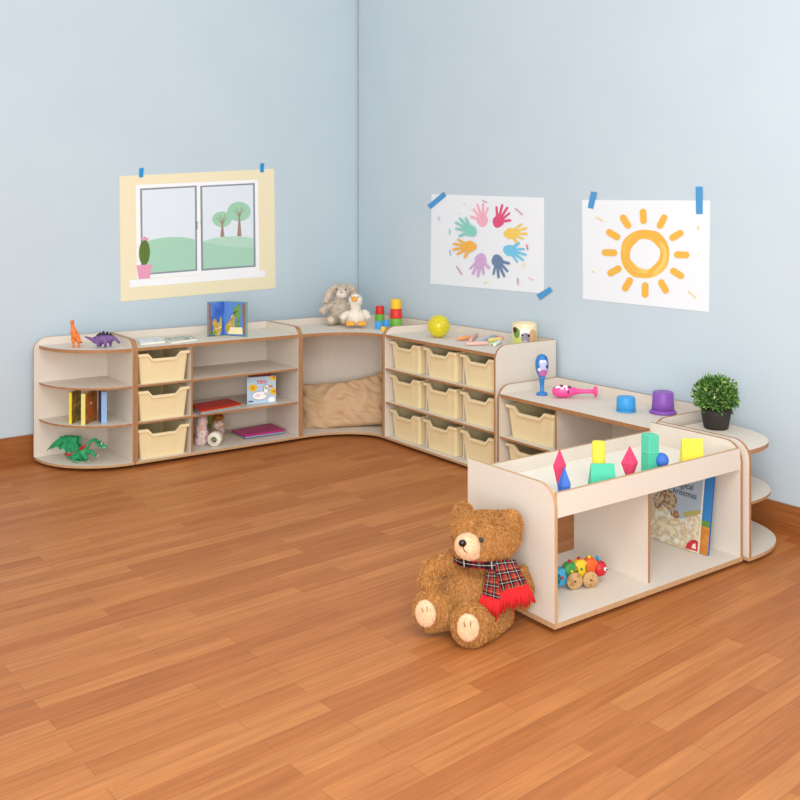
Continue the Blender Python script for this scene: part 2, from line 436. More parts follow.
def tape(wall, o, sc, q, label, mt=TAPE, lift=.0045):
    m = MB(); n = WAn if wall is wallA else Vector((-1, 0, 0))
    m.slab([wall(a, b, lift+.0006) for a, b in tr(q, o, sc)], .0012, mt, mt, n)
    return tag(m.build('tape_strip'), label, 'tape')

# window picture on the left wall
P = Pic(wallA, (100, 150), 4)
P.paper([(78, 105), (697, 75), (703, 553), (83, 607)], mat('cream_card', '#f1e6c4', .7, .2))
WHT = mat('print_white', '#f7f8fb', .7, .2); GRY = mat('print_grey', '#8f97a0', .7, .2); SKYP = mat('print_sky', '#e2ebf4', .7, .2)
P.poly([(143, 140), (632, 118), (637, 485), (147, 515)], WHT)
P.poly([(118, 520), (662, 482), (662, 506), (119, 550)], WHT)
P.poly([(160, 154), (387, 142), (389, 483), (165, 501)], GRY); P.poly([(168, 161), (379, 149), (382, 477), (172, 494)], SKYP)
P.poly([(401, 143), (619, 132), (623, 467), (405, 483)], GRY); P.poly([(409, 149), (612, 139), (615, 461), (413, 475)], SKYP)
GH = mat('print_hill', '#a9d5be', .7, .2); GH2 = mat('print_far_hill', '#b8dcc9', .7, .2)
P.poly([(172, 372), (205, 360), (240, 352), (280, 348), (320, 348), (355, 352), (382, 359), (382, 477), (172, 494)], GH)
P.poly([(412, 365), (450, 353), (490, 347), (530, 345), (575, 347), (614, 353), (614, 392), (412, 392)], GH2)
P.poly([(412, 366), (450, 373), (500, 383), (560, 389), (614, 391), (615, 461), (413, 475)], GH)
TRK = mat('print_trunk', '#a58a7a', .7, .2); CR = mat('print_crown', '#a3d2b6', .7, .2)
for cx, cy, rx, ry, tb in ((488, 277, 39, 31, 347), (556, 246, 47, 39, 345)):
    P.ell(cx, cy, rx, ry, CR)
    P.poly([(cx-7, tb), (cx+10, tb), (cx+4, cy+18), (cx+1, cy-8), (cx-1, cy+18)], TRK)
    for dx, dy in ((-20, -6), (18, -8), (-9, -16), (11, -18)): P.dash(cx+1, cy+22, cx+dx, cy+dy, 1.3, TRK)
P.poly([(146, 462), (210, 458), (203, 486), (200, 512), (156, 516)], mat('print_pink_pot', '#e9a0c0', .7, .2))
P.ell(178, 410, 22, 50, mat('print_cactus', '#66803f', .7, .2), rot=.02)
for dx in (-9, 0, 9): P.dash(178+dx, 370, 178+dx*1.1, 452, .9, mat('print_cactus_rib', '#4f6a30', .7, .2))
for x, y in ((168, 355), (179, 352), (188, 358)): P.ell(x, y, 6, 6, mat('print_flower', '#e39db5', .7, .2))
P.ell(387, 290, 5, 5, GRY); P.ell(406, 289, 5, 5, GRY); P.dash(388, 292, 389, 316, 2, GRY); P.dash(406, 292, 407, 314, 2, GRY)
tag(P.m.build('window_poster'), 'cream poster of a white window with hills, trees and potted cactus', 'poster', None)
PEG = mat('bright_blue_tape', '#1f97d4', .5, .3)
tape(wallA, (100, 150), 4, [(158, 73), (175, 71), (173, 108), (157, 110)], 'small bright blue tape tab at top left of the window poster', PEG)
tape(wallA, (100, 150), 4, [(642, 53), (657, 53), (655, 90), (641, 88)], 'small bright blue tape tab at top right of the window poster', PEG)

# handprint picture
P = Pic(wallB, (420, 180), 5.333)
P.paper([(62, 75), (660, 95), (660, 605), (55, 553)], PAPER)
def hand(cx, cy, ang, col, thumb):
    mt = mat('print_'+col[1:], col, .7, .2); a = math.radians(ang)
    P.ell(cx, cy, 31, 30, mt); 
    P.ell(cx-14*math.cos(a), cy-14*math.sin(a), 23, 22, mt)
    for off, ln, w in ((-30, 76, 7), (-9, 88, 7.5), (11, 86, 7.5), (32, 72, 6.5)):
        b = a+math.radians(off); c = a+math.radians(off*1.25)
        P.dash(cx+22*math.cos(c), cy+22*math.sin(c), cx+ln*math.cos(b), cy+ln*math.sin(b), w, mt, w*.85)
    b = a+math.radians(78*thumb)
    P.dash(cx+8*math.cos(b), cy+8*math.sin(b), cx+62*math.cos(b-.25*thumb), cy+62*math.sin(b-.25*thumb), 9, mt, 7)
for h_ in ((332, 215, -98, '#f2b4c6', -1), (418, 220, -68, '#df5a84', 1), (482, 285, -10, '#f3cf66', 1), (478, 376, 24, '#77caec', -1),
           (412, 432, 75, '#6f88ab', -1), (322, 425, 108, '#d2addb', -1), (264, 354, 178, '#f4b654', -1), (268, 270, 218, '#8bd2c5', -1)): hand(*h_)
for x0, y0, x1, y1, c in ((333, 108, 355, 120, '#d8a0c0'), (508, 152, 545, 184, '#d98aa8'), (568, 345, 574, 370, '#df5a84'), (195, 462, 222, 503, '#d58ab0'),
                          (520, 525, 522, 556, '#d58ab0'), (555, 440, 548, 465, '#f3dfae'), (340, 548, 358, 543, '#d9df9a'), (158, 262, 157, 288, '#8bd2c5'), (158, 375, 162, 402, '#9ac6cf'),
                          (98, 195, 102, 215, '#d9b7cf'), (580, 520, 603, 532, '#efc6d2'), (232, 127, 240, 128, '#f0d9b8'), (205, 175, 208, 176, '#cfd6d0')):
    P.dash(x0, y0, x1, y1, 3, mat('print_'+c[1:], c, .7, .2))
tag(P.m.build('handprint_poster'), 'white paper with a ring of eight coloured handprints on right wall', 'poster')
tape(wallB, (420, 180), 5.333, [(38, 135), (125, 63), (140, 85), (57, 155)], 'slanted blue tape strip on top left corner of the handprint paper')
tape(wallB, (420, 180), 5.333, [(620, 612), (692, 570), (706, 592), (640, 641)], 'slanted blue tape strip on bottom right corner of the handprint paper')

# sun picture
P = Pic(wallB, (570, 180), 5)
P.paper([(60, 100), (700, 103), (693, 660), (65, 595)], PAPER)
SUN = mat('print_sun', '#eeb850', .7, .2); SUN2 = mat('print_sun_light', '#f0cd70', .7, .2)
def arcband(cx, cy, r0, r1, a0, a1, mt, n=40, tw=0):
    A = [math.radians(a0+(a1-a0)*k/n) for k in range(n+1)]
    w = [min(1, 6*k/n, 6*(n-k)/n)**.5 if 0 < k < n else .15 for k in range(n+1)]
    md = [(r0+r1)/2+tw*(k/n-.5) for k in range(n+1)]; hw = (r1-r0)/2
    P.poly([(cx+(md[k]+hw*w[k])*math.cos(A[k]), cy+(md[k]+hw*w[k])*math.sin(A[k])) for k in range(n+1)]
           + [(cx+(md[k]-hw*w[k])*math.cos(A[k]), cy+(md[k]-hw*w[k])*math.sin(A[k])) for k in range(n, -1, -1)], mt)
for a0 in (0, 90, 180, 270): arcband(375, 370, 76, 122, a0, a0+170, SUN if a0 != 0 else SUN2, tw=-16)
for a0 in (45, 135, 225, 315): arcband(375, 370, 96, 118, a0, a0+75, SUN, tw=14)
arcband(375, 370, 90, 112, -40, 70, SUN2, tw=10); arcband(375, 370, 106, 111, 170, 250, SUN2, tw=8); arcband(375, 370, 93, 97, 90, 160, SUN2, tw=-5)
for x, y in ((366, 182), (460, 208), (532, 277), (558, 374), (535, 467), (467, 532), (375, 550), (287, 522), (222, 454), (197, 363), (215, 273), (277, 208)):
    d = Vector((x-376, y-368)).normalized()
    P.dash(x-d.x*22, y-d.y*22, x+d.x*22, y+d.y*22, 17, SUN)
for q in ((128, 184, 165, 205), (640, 228, 641, 246), (112, 456, 122, 462), (592, 556, 628, 590)): P.dash(*q, 2.6, SUN2)
tag(P.m.build('sun_poster'), 'white paper with a painted yellow sun on right wall', 'poster')
tape(wallB, (570, 180), 5, [(105, 57), (135, 62), (115, 145), (88, 138)], 'short tilted blue tape strip at top left of the sun paper')
tape(wallB, (570, 180), 5, [(628, 33), (662, 33), (663, 170), (630, 170)], 'long upright blue tape strip at top right of the sun paper')

# ------------------------------------------------------------------ books
PG = mat('page_paper', '#efece2', .8, .1)
def book(name, label, A, B, h, t, art, spine, group=None, lean=0, flip=False, extra=None, cat='book', inset=.004):
    """standing book: bottom edge of its front cover runs from A (spine) to B (fore-edge); lies behind that cover"""
    A = Vector(A); B = Vector(B); A.z += t*math.sin(max(0, -lean)); w = (B-A).to_2d().length; rz = math.atan2(B.y-A.y, B.x-A.x)
    r = thing(name, label, cat, A, rz, group); r.rotation_euler = (lean, 0, rz)
    m = MB(); bt = .0022
    m.box(0, w, 0, bt, 0, h, art); m.box(0, w, t-bt, t, 0, h, spine); m.box(*((w-bt, w) if flip else (0, bt)), bt, t-bt, 0, h, spine)
    if extra: extra(m, w, h)
    m.build('cover', r)
    p = MB(); p.box(*((inset, w-bt) if flip else (bt, w-inset)), bt, t-bt, inset*.6, h-inset*.6, PG); p.build('pages', r)
    return r
def flatbook(name, label, quad, zt, t, top, side, group=None, cat='book', pages=True):
    P3 = [onz(u, v, zt) for u, v in quad]; c = sum(P3, Vector())/len(P3); c.z = zt-t
    r = thing(name, label, cat, c, 0, group); L = [p-c for p in P3]
    if pages and t > .006:
        bt = .0022
        m = MB(); m.slab(L, bt, top, side); m.slab([p-Vector((0, 0, t-bt)) for p in L], bt, side, side)
        e = L[0]; d1 = (L[3]-L[0])*.012; 
        m.slab([L[0]-Vector((0, 0, bt)), L[3]-Vector((0, 0, bt)), L[3]-Vector((0, 0, bt))+(L[2]-L[3])*.012, L[0]-Vector((0, 0, bt))+(L[1]-L[0])*.012], t-2*bt, side, side)
        m.build('cover', r)
        cc = sum(L, Vector())/4; p = MB(); p.slab([cc+(q-cc)*.972-Vector((0, 0, bt)) for q in L], t-2*bt, PG, PG); p.build('pages', r)
    else:
        m = MB(); m.slab(L, t, top, side); m.build('sheets', r)
    return r
AUT = noisy('autumn_cover', ['#4a531e', '#7a6422', '#a8822a', '#cdb034'], (1, 1, 1), 28, .4, .4)
BEARC = noisy('forest_cover', ['#3c5d1e', '#7d6a2a', '#b5652a', '#c77a3c', '#577a28'], (1, 1, 1), 22, .4, .4)
YEL = mat('yellow_spine', '#ead735', .4, .4); PYEL = mat('pale_yellow_spine', '#e6e089', .4, .4); LBL = mat('light_blue_spine', '#8fb9e6', .4, .4); PUR = mat('dark_purple_cover', '#4c4a72', .4, .4)
k_ = lambda u, v, z: depth(onz(u, v, z))/CF
z = Z2+.0005
def spine_book(name, label, u0, v0, u1, v1, us, h_px, art, sp, group):
    a = onz(u0, v0, z); b = onz(u1, v1, z); kk = k_(u0, v0, z)
    return book(name, label, a, b, h_px*kk, (u0-us)*kk*1.15, art, sp, group)
G1 = 'board books on the end shelf'
def bearart(m, w, h):
    BR = mat('orange_animal', '#c26a30', .5, .3); E_ = -.0006
    def el(cx, cz, rx, rz, mt, o): m.poly([(cx*w+rx*w*math.cos(t), E_-o*.0002, cz*h+rz*h*math.sin(t)) for t in [2*PI*k/20 for k in range(20)]], mt)
    el(.5, .42, .3, .22, BR, 0); el(.45, .68, .2, .13, BR, 1); el(.32, .8, .07, .05, BR, 2); el(.6, .8, .07, .05, BR, 2); el(.45, .64, .09, .05, mat('cream_snout', '#e8d0a8', .5, .3), 3)
spine_book('board_book', 'yellow-spined board book with dark autumn cover, leftmost on the end shelf', 72, 424, 81, 419.3, 69.2, 31.5, AUT, YEL, G1)
b2 = spine_book('board_book', 'pale-yellow-spined board book with orange animal cover, second on the end shelf', 85.6, 425, 97.2, 419.6, 81.4, 31, BEARC, PYEL, G1)
b2c = [c for c in b2.children if c.name.startswith('cover')][0]
mm = MB(); kk = k_(85.6, 425, z); wv = (onz(97.2, 419.6, z)-onz(85.6, 425, z)).length
bearart(mm, wv, 31*kk)
mm.build('cover_picture', b2c)
kk = k_(101, 423.5, z)
book('board_book', 'light-blue-spined board book, rightmost on the end shelf', onz(98.4, 420.0, z), onz(101.0, 423.6, z), 31.5*kk, 5.6*kk, PUR, LBL, G1, flip=True)

# two flat comics and an open book on the bookcase
COMIC = noisy('comic_cover', ['#f2f2ef', '#e8ecee', '#b9c4cf', '#f6f4ee'], (1, 1, 1), 26, .35, .5)
GREENC = noisy('green_comic', ['#8d9a6a', '#d7d8c2', '#4d5a3a', '#efeee6'], (1, 1, 1), 26, .35, .5)
flatbook('magazine', 'white glossy magazine lying flat at left end of the bookcase top', [(136, 338.8), (158, 336.6), (165, 340.9), (140.5, 343.2)], HT+.0125, .012, COMIC, PG)
flatbook('magazine', 'greenish magazine lying flat beside the white one on the bookcase', [(164, 338.0), (190, 335.2), (197.5, 338.4), (171.5, 341.9)], HT+.0125, .012, GREENC, PG)
def open_book():
    r = V('open_book', 227, 336.3, HT+.0005, 'open blue picture book standing upright on the bookcase', 'book'); Q = r.Q
    TE = mat('teal_cover', '#4f8f8c', .45, .4)
    BL = noisy('night_page', ['#2a4fa8', '#3a68c0', '#6a96d8'], (1, 1, 1), 9, .5, .3); k = r.k
    LT = mat('night_page_right', '#5a88d2', .5, .3)
    YC = noisy('lion_yellow', ['#d4b95a', '#a88a3c', '#ecdc94'], (1, 1, 1), 60, .5, .3); GL = noisy('jungle_leaf', ['#3f7a3a', '#79a85a', '#1f4a24'], (1, 1, 1), 60, .5, .3)
    CRM = mat('caption_cream', '#efe6b2', .5, .3); TRU = mat('tree_trunk_print', '#8a6a58', .5, .3)
    f0, f1 = Q(224.5, 335, 8), Q(224.5, 300.8, 8)
    f0.z = 0; hgt = .205*1.0; 
    l0 = Q(207.3, 336.3, -3); r0 = Q(247, 336.3, -3); l0.z = r0.z = 0
    hh = 34.6*k; f1 = f0+Vector((0, 0, hh)); U = Vector((0, 0, 1))
    def leaf(a, b, nm, pgm, pics):
        d = (b-a); n = Vector((d.y, -d.x, 0)).normalized()
        if n.y > 0: n = -n
        c = MB(); q = [a, b, b+U*hh, a+U*hh]; c.slab([p-n*.001 for p in q], .003, TE, TE, n); co = c.build('cover', r.root)
        p = MB(); e = U*.004; q = [a+e+d*.0, a+d*.965+e, a+d*.965+U*(hh-.004), a+U*(hh-.004)]
        p.slab([x+n*.0035 for x in q], .004, pgm, PG, n)
        for i, (pts, mt) in enumerate(pics): p.slab([a+d*.965*x+U*(hh*y)+n*(.0039+.0002*i) for x, y in pts], .0002, mt, mt, n)
        p.build('page', r.root)
    el = lambda cx, cy, rx, ry: [(cx+rx*math.cos(t), cy+ry*math.sin(t)) for t in [2*PI*i/18 for i in range(18)]]
    leaf(f0, l0, 'left', BL, [([(.8, .04), (.99, .04), (.99, .95), (.86, .95)], TRU), (el(.45, .2, .25, .2), YC), (el(.62, .38, .14, .12), YC), (el(.25, .34, .07, .22), YC), (el(.72, .1, .2, .06), GL)])
    leaf(f0, r0, 'right', LT, [([(.55, .05), (.72, .05), (.76, .9), (.6, .95)], GL), (el(.6, .72, .18, .16), GL), (el(.34, .33, .16, .16), YC), (el(.25, .22, .2, .16), YC), (el(.42, .52, .1, .1), YC),
          ([(.88, .04), (.99, .04), (.99, .95), (.84, .95)], TRU), ([(.16, .05), (.86, .06), (.84, .26), (.3, .25)], CRM)])
open_book()
# stacks of coloured books
RED = mat('red_cover', '#b3231d', .4, .4); ORG = mat('orange_cover', '#e79b2a', .4, .4); BLC = mat('grey_blue_cover', '#8fa9b9', .4, .4); NAV = mat('navy_cover', '#2f4a62', .4, .4)
G2 = 'books stacked on the bookcase middle shelf'; g = [(191, 404.4), (227.5, 398.3), (241, 403.2), (200.5, 410.4)]
def sh(q, dx, dy): return [(x+dx, y+dy) for x, y in q]
th = .0085
flatbook('thin_book', 'red book lying on top of the stack on bookcase middle shelf', g, Z2+.0005+4*th, th-.0003, RED, RED, G2, pages=False)
flatbook('thin_book', 'orange-edged book second from the top under the red one', sh(g, .8, .6), Z2+.0005+3*th, th-.0003, ORG, ORG, G2, pages=False)
flatbook('thin_book', 'grey-blue book third from the top under the orange one', sh(g, -.2, 1.9), Z2+.0005+2*th, th-.0003, BLC, BLC, G2)
flatbook('thin_book', 'dark navy book at the bottom of the stack below the red book', sh(g, .4, 3.2), Z2+.0005+th, th-.0003, NAV, BLC, G2)
MAG = mat('magenta_cover', '#b92e78', .4, .4); BL2 = mat('blue_cover', '#3f7fb6', .4, .4); LIM = mat('lime_cover', '#b9bd3f', .4, .4)
G3 = 'books stacked on the bookcase bottom shelf'; g = [(231.5, 430.2), (270, 423.2), (285, 429.5), (244.5, 435.5)]
flatbook('thin_book', 'magenta book on top of the stack on bookcase bottom shelf', g, T+.0005+.024, .0105, MAG, MAG, G3, pages=False)
flatbook('thin_book', 'blue book in the middle of the stack under the magenta one', sh(g, .3, 1.8), T+.0005+.0132, .0077, BL2, BL2, G3)
flatbook('thin_book', 'lime green book at the bottom of the stack under the blue one', sh(g, -2.5, 2.2), T+.0005+.0052, .005, LIM, LIM, G3)
# duck book and the dark red book behind it
a = onz(247.2, 404.6, Z2+.0005); b = onz(276, 402.2, Z2+.0005); kk = k_(260, 404, Z2); 
DKB = mat('pale_blue_cover', '#b7d3ea', .4, .4)
def duckart(m, w, h):
    cl = lambda v: max(.012, min(.988, v))
    def el(cx, cz, rx, rz, mt, o): m.poly([(w*cl(cx+rx*math.cos(t)), -.0005-o*.0003, h*cl(cz+rz*math.sin(t))) for t in [2*PI*k/24 for k in range(24)]], mt)
    Y = mat('sunflower_yellow', '#f0c51f', .5, .3); WH_ = mat('duck_white', '#fbfbfb', .5, .3); BK = mat('duck_outline', '#55606e', .5, .3); OB = mat('duck_bill', '#e07a2c', .5, .3); RD = mat('title_red', '#d2504f', .5, .3)
    for c in ((.2, .6), (.93, .42), (.93, .95)):
        for q in range(8): el(c[0]+.1*math.cos(q*PI/4), c[1]+.09*math.sin(q*PI/4), .055, .05, Y, 0)
        el(*c, .1, .09, Y, 1); el(*c, .05, .045, OB, 2)
    el(.44, .3, .28, .17, BK, 3); el(.67, .6, .1, .1, BK, 3); el(.645, .46, .085, .2, BK, 3)
    el(.44, .3, .265, .155, WH_, 4); el(.67, .6, .085, .085, WH_, 4); el(.645, .46, .07, .19, WH_, 4); el(.81, .62, .09, .04, OB, 5); el(.36, .3, .1, .06, mat('duck_wing', '#f3d8e0', .5, .3), 5)
    el(.84, .12, .12, .1, WH_, 3); el(.12, .1, .1, .03, BK, 3)
    for i, x in enumerate((.36, .44, .5, .57, .64)):
        q = [(x, .74), (x+.035, .74), (x+.035, .86+.02*(i % 2)), (x, .86+.02*(i % 2))]
        m.poly([(u*w, -.0012, v*h) for u, v in q], RD)
    m.poly([(u*w, -.0012, v*h) for u, v in ((.34, .84), (.42, .84), (.42, .87), (.34, .87))], RD)
book('picture_book', 'pale blue picture book with white duck on cover, upright on bookcase shelf', a, b, 26.6*kk, .011, DKB, DKB, None, -.03, extra=duckart)
a2 = onz(249.5, 402.8, Z2+.0005); b2_ = onz(272.5, 400.4, Z2+.0005)
dv = (b2_-a2).normalized(); nb = Vector((-dv.y, dv.x, 0))
book('picture_book', 'dark red book standing behind the duck book, only its top showing', a+dv*.02+nb*.024, b-dv*.02+nb*.024, .189, .012, mat('dark_red_cover', '#7d2a25', .4, .4), mat('dark_red_cover', '#7d2a25'), None, -.02)
# bundle, cushion pad and paper roll in the lowest compartment
FLO = noisy('floral_cloth', ['#f3eae4', '#e9b9bd', '#f6f1ea', '#cf8d8d', '#e7dcc2'], (1, 1, 1), 46, .8, .1, stops=[.3, .42, .5, .62, .7], bump=.3)
FLP = noisy('pink_floral_cloth', ['#ecbfd0', '#f4dfe2', '#c9a25a', '#e3a6bd'], (1, 1, 1), 40, .8, .1, stops=[.32, .46, .6, .7], bump=.3)
b1 = V('cloth_bundle', 201.5, 446.6, T+.0005, 'white and pink floral cloth bundle standing at left of bookcase bottom shelf', 'cloth')
m = MB()
for i in range(4): b1.E(m, 201.2+(i % 2)*1.2, 441-i*6.6, 13, 6.8-.4*i, 6.6, 8, FLO)
link('cloth', organic(m, .004, 3), b1.root)
b1 = V('cloth_bundle', 217.5, 436.5, T+.0005, 'pink cloth bundle with brown and green top behind the cream roll', 'cloth')
m = MB(); b1.E(m, 217.8, 431, 4, 7, 6, 7, FLP); b1.E(m, 218.2, 425, 3, 6.8, 5, 6, FLP)
link('cloth', organic(m, .004, 3), b1.root)
BRN = noisy('rust_cloth', ['#7d3a1a', '#b5602a', '#8d7a2c', '#c98a3a'], (1, 1, 1), 50, .8, .1); OLV = noisy('olive_cloth', ['#8d9a3c', '#c0b96a', '#6f7d34'], (1, 1, 1), 50, .8, .1)
m = MB(); b1.E(m, 218.5, 417.3, 6, 5.6, 3.4, 6, BRN); link('rust_tuft', organic(m, .004, 2), b1.root)
m = MB(); b1.E(m, 210.5, 421, 10, 3.2, 7, 5, OLV); link('olive_fold', organic(m, .004, 2), b1.root)
pr = V('paper_roll', 214.4, 446.2, T+.0005, 'cream paper roll with green hollow core lying at front of bottom shelf', 'roll')
CRR = mat('cream_roll', '#efe9da', .7, .2); GRC = noisy('roll_core', ['#4f6a3a', '#8da072'], (1, 1, 1), 60, .8, .1)
R_ = Matrix.Rotation(PI/2, 3, 'X'); rr = 7.0*pr.k
m = MB(); cc = (0, .075, rr); prof = [(rr*.42, 0), (rr, 0), (rr, .06), (rr*.42, .06), (rr*.42, 0)]
m.lathe([(rr*.42, .09), (rr*.42, .0), (rr*.42, .0)][:1]+[(rr*.42, .088), (rr*.9, .09), (rr, .084), (rr, 0), (rr*.42, 0), (rr*.42, .088)], CRR, cc, 28, R_.to_4x4(), False, False)
m.build('roll', pr.root)
m = MB(); m.lathe([(rr*.415, .07), (rr*.36, .078), (.001, .08)], GRC, cc, 20, R_.to_4x4(), False, False); m.build('core', pr.root)

# books in the play unit
XM = noisy('snow_scene_cover', ['#e2dcc2', '#ddd4b4', '#c2ab88', '#d3d4c4', '#e6e2cc'], (1, 1, 1), 24, .35, .5, stops=[.3, .42, .52, .58, .7])
SK = mat('winter_sky_print', '#9fb0bf', .35, .5); HOU = noisy('village_print', ['#7b5f4a', '#c9b48e', '#5d5a5a', '#d88a4a'], (1, 1, 1), 45, .4, .4)
def text_mesh(txt, size, shear=0):
    c = bpy.data.curves.new('t', 'FONT'); c.body = txt; c.size = size; c.shear = shear; c.extrude = .0002; c.resolution_u = 3
    o = bpy.data.objects.new('t', c); COL.objects.link(o); dg = bpy.context.evaluated_depsgraph_get(); dg.update()
    me = bpy.data.meshes.new_from_object(o.evaluated_get(dg)); bpy.data.objects.remove(o); return me
def xmas():
    z0 = .0185
    Bt = onz(697.4, 554.2, z0); X0 = Bt.x
    lean = .13; w = .236; h = .31; t = .011
    A = Vector((X0, Bt.y+w, z0)); B = Vector((X0, Bt.y, z0))
    def art(m, w, h):
        E_ = -.0005
        def pl(pts, mt, o): m.poly([(x*w, E_-o*.0002, y*h) for x, y in pts], mt)
        el = lambda cx, cy, rx, ry: [(cx+rx*math.cos(t), cy+ry*math.sin(t)) for t in [2*PI*i/22 for i in range(22)]]
        pl([(.34, .42), (.62, .36), (1, .5), (1, 1), (.1, 1), (.2, .7)], SK, 0)
        pl(el(.18, .72, .17, .14), HOU, 1); pl(el(.36, .55, .16, .12), HOU, 2); pl(el(.12, .5, .1, .1), HOU, 3); pl(el(.5, .4, .1, .05), HOU, 4)
        pl([(.66, .46), (1, .55), (1, .5), (.7, .4)], mat('hill_olive_print', '#a8a45c', .4, .4), 3)
        pl([(.76, .02), (1, .03), (1, .15), (.93, .165), (.84, .13), (.78, .08)], mat('red_emblem', '#c2303a', .4, .4), 5)
        pl([(.88, .05), (.97, .05), (.95, .12), (.9, .1)], mat('emblem_pale', '#ecd8d0', .4, .4), 6)
    r = book('picture_book', 'large picture book titled Magical Christmas leaning in the play unit', A, B, h, t, XM, mat('pale_board', '#dcd8cc', .4, .4), None, -lean, extra=art)
    cov = [c for c in r.children if c.name.startswith('cover')][0]
    INK = mat('dark_title', '#3a3d4d', .5, .3)
    for txt, sz, x, zz in (('Magical', .034, .40, .765), ('Christmas', .034, .31, .665)):
        me = text_mesh(txt, sz, .12); me.materials.append(INK); o = link('title', me, cov); o.location = (x*w, -.0022, zz*h); o.rotation_euler = (PI/2, 0, 0)
    SKB = noisy('beach_cover', ['#2f78ba', '#3b86c6'], (1, 1, 1), 6, .35, .5)
    X1 = onz(707.6, 556.2, z0).x; Y1 = onz(707.6, 556.2, z0).y
    def art2(m, w, h):
        m.poly([(.0*w, -.0005, 0), (w, -.0005, 0), (w, -.0005, .36*h), (0, -.0005, .36*h)], noisy('sand_print', ['#d08a3a', '#c07a30', '#dfa552'], (1, 1, 1), 20, .4, .4))
        m.poly([(.0*w, -.0007, .33*h), (w, -.0007, .35*h), (w, -.0007, .42*h), (.6*w, -.0007, .44*h), (0, -.0007, .46*h)], mat('grass_print', '#5f8f3c', .4, .4))
    book('picture_book', 'blue book with sandy shore leaning behind the Magical Christmas book', (X1, Y1+w, z0), (X1, Y1, z0), .305, .010, SKB, mat('blue_board', '#2a5f9c', .4, .4), None, -lean, extra=art2)
xmas()

# ------------------------------------------------------------------ toy animals on the end shelf
def cone(m, a, b, r, mt, n=8):
    m.tube([a, Vector(a)+(Vector(b)-Vector(a))*.99, b], [r, r*.06, r*.01], mt, n=n)
def orange_dino():
    r = V('toy_dinosaur', 75.5, 347.2, HT+.0005, 'orange upright toy dinosaur on top of the left end shelf', 'toy dinosaur')
    OR = noisy('orange_rubber', ['#e8671f', '#f08a3c', '#e0521a'], (1, 1, 1), 25, .45, .4); m = MB()
    r.T(m, [(75, 337, 1), (74.2, 332, 0), (73, 327.5, -1), (72.2, 323.5, -1)], [3.6, 3.3, 2.1, 1.7], OR)
    r.E(m, 72, 321.7, -2, 2, 1.9, 2.8, OR); r.E(m, 72, 323, -4, 1.4, 1.2, 2, OR); r.E(m, 75.5, 336.5, 1, 4, 4, 4, OR)
    r.T(m, [(73.3, 337, 1), (73, 341, -.5), (73.5, 344, 1), (73.4, 346.2, -.5)], [2.3, 1.9, 1.2, 1.1], OR)
    r.T(m, [(78, 337, 1), (79, 341, 0), (78.5, 344, 1.5), (79.1, 346.2, 0)], [2.3, 1.9, 1.2, 1.1], OR)
    r.E(m, 73.2, 346.5, -1.2, 1.6, .7, 2, OR); r.E(m, 79.3, 346.5, -.8, 1.6, .7, 2, OR)
    r.T(m, [(75.5, 331, -2), (77.6, 331.5, -3.2), (77.3, 333.5, -4.5)], [1.1, .9, .7], OR); r.T(m, [(71.5, 331, -2), (70.6, 332, -3.5), (71.2, 333.5, -4.5)], [1, .8, .6], OR)
    r.T(m, [(76, 338, 3), (78, 341, 8), (81, 342.5, 12), (83, 342, 15)], [3, 2, 1.2, .4], OR)
    b = link('body', organic(m, .0032, 2), r.root)
    for s in (-1, 1):
        e = MB(); r.E(e, 72+s*1.5, 321.2, -3.4, .4, .4, .4, mat('black_gloss', '#15130f', .25, .5)); e.build('eye', r.root)
orange_dino()
def stego():
    r = V('toy_dinosaur', 104, 347.6, HT+.0005, 'purple toy dinosaur with black back plates on the left end shelf', 'toy dinosaur')
    PU = noisy('purple_rubber', ['#6b4a86', '#7d5c98', '#513468'], (1, 1, 1), 30, .45, .4); BK = mat('black_plates', '#2b2730', .5, .3); m = MB()
    r.T(m, [(84.5, 336.6, -2), (90, 338.5, -1), (95, 341, 0), (99, 340.5, 0)], [.7, 1.6, 2.8, 4], PU)
    r.E(m, 102.5, 339.6, 0, 8, 4.8, 5, PU); r.E(m, 108, 339, 0, 6, 4, 4.4, PU)
    r.T(m, [(110, 338, 0), (114, 338.2, -1), (117.3, 340.4, -2)], [3, 2, 1.5], PU); r.E(m, 118.6, 342, -2, 2.1, 1.5, 1.4, PU, Matrix.Rotation(.5, 3, 'Y'))
    for u, dd in ((98, -3), (105.5, -3.2), (100.5, 4), (110.6, 3)):
        r.T(m, [(u, 341.5, dd*.8), (u, 344.5, dd), (u-.2, 347+(-.3 if dd > 0 else .3), dd)], [2.1, 1.5, 1.2], PU)
    link('body', organic(m, .0032, 2), r.root)
    for u, vb, vt in ((94.8, 339.2, 336), (97.6, 337.2, 333.6), (100, 336, 331.8), (103.4, 335.2, 330.6), (107.2, 335.2, 331.2), (110.6, 336, 332.4), (113, 337, 334.6)):
        p = MB(); w = (vb-vt)*.42
        q = [r.Q(u-w, vb+.6, 0), r.Q(u-w*.9, vb-(vb-vt)*.45, 0), r.Q(u+.1, vt, 0), r.Q(u+w*.9, vb-(vb-vt)*.45, 0), r.Q(u+w, vb+.6, 0)]
        p.slab([x-Vector((0, .003, 0)) for x in q], .006, BK, BK, Vector((0, -1, 0))); p.build('back_plate', r.root)
    e = MB(); r.E(e, 118.4, 341.3, -3.3, .35, .35, .35, mat('black_gloss', '#15130f')); e.build('eye', r.root)
stego()
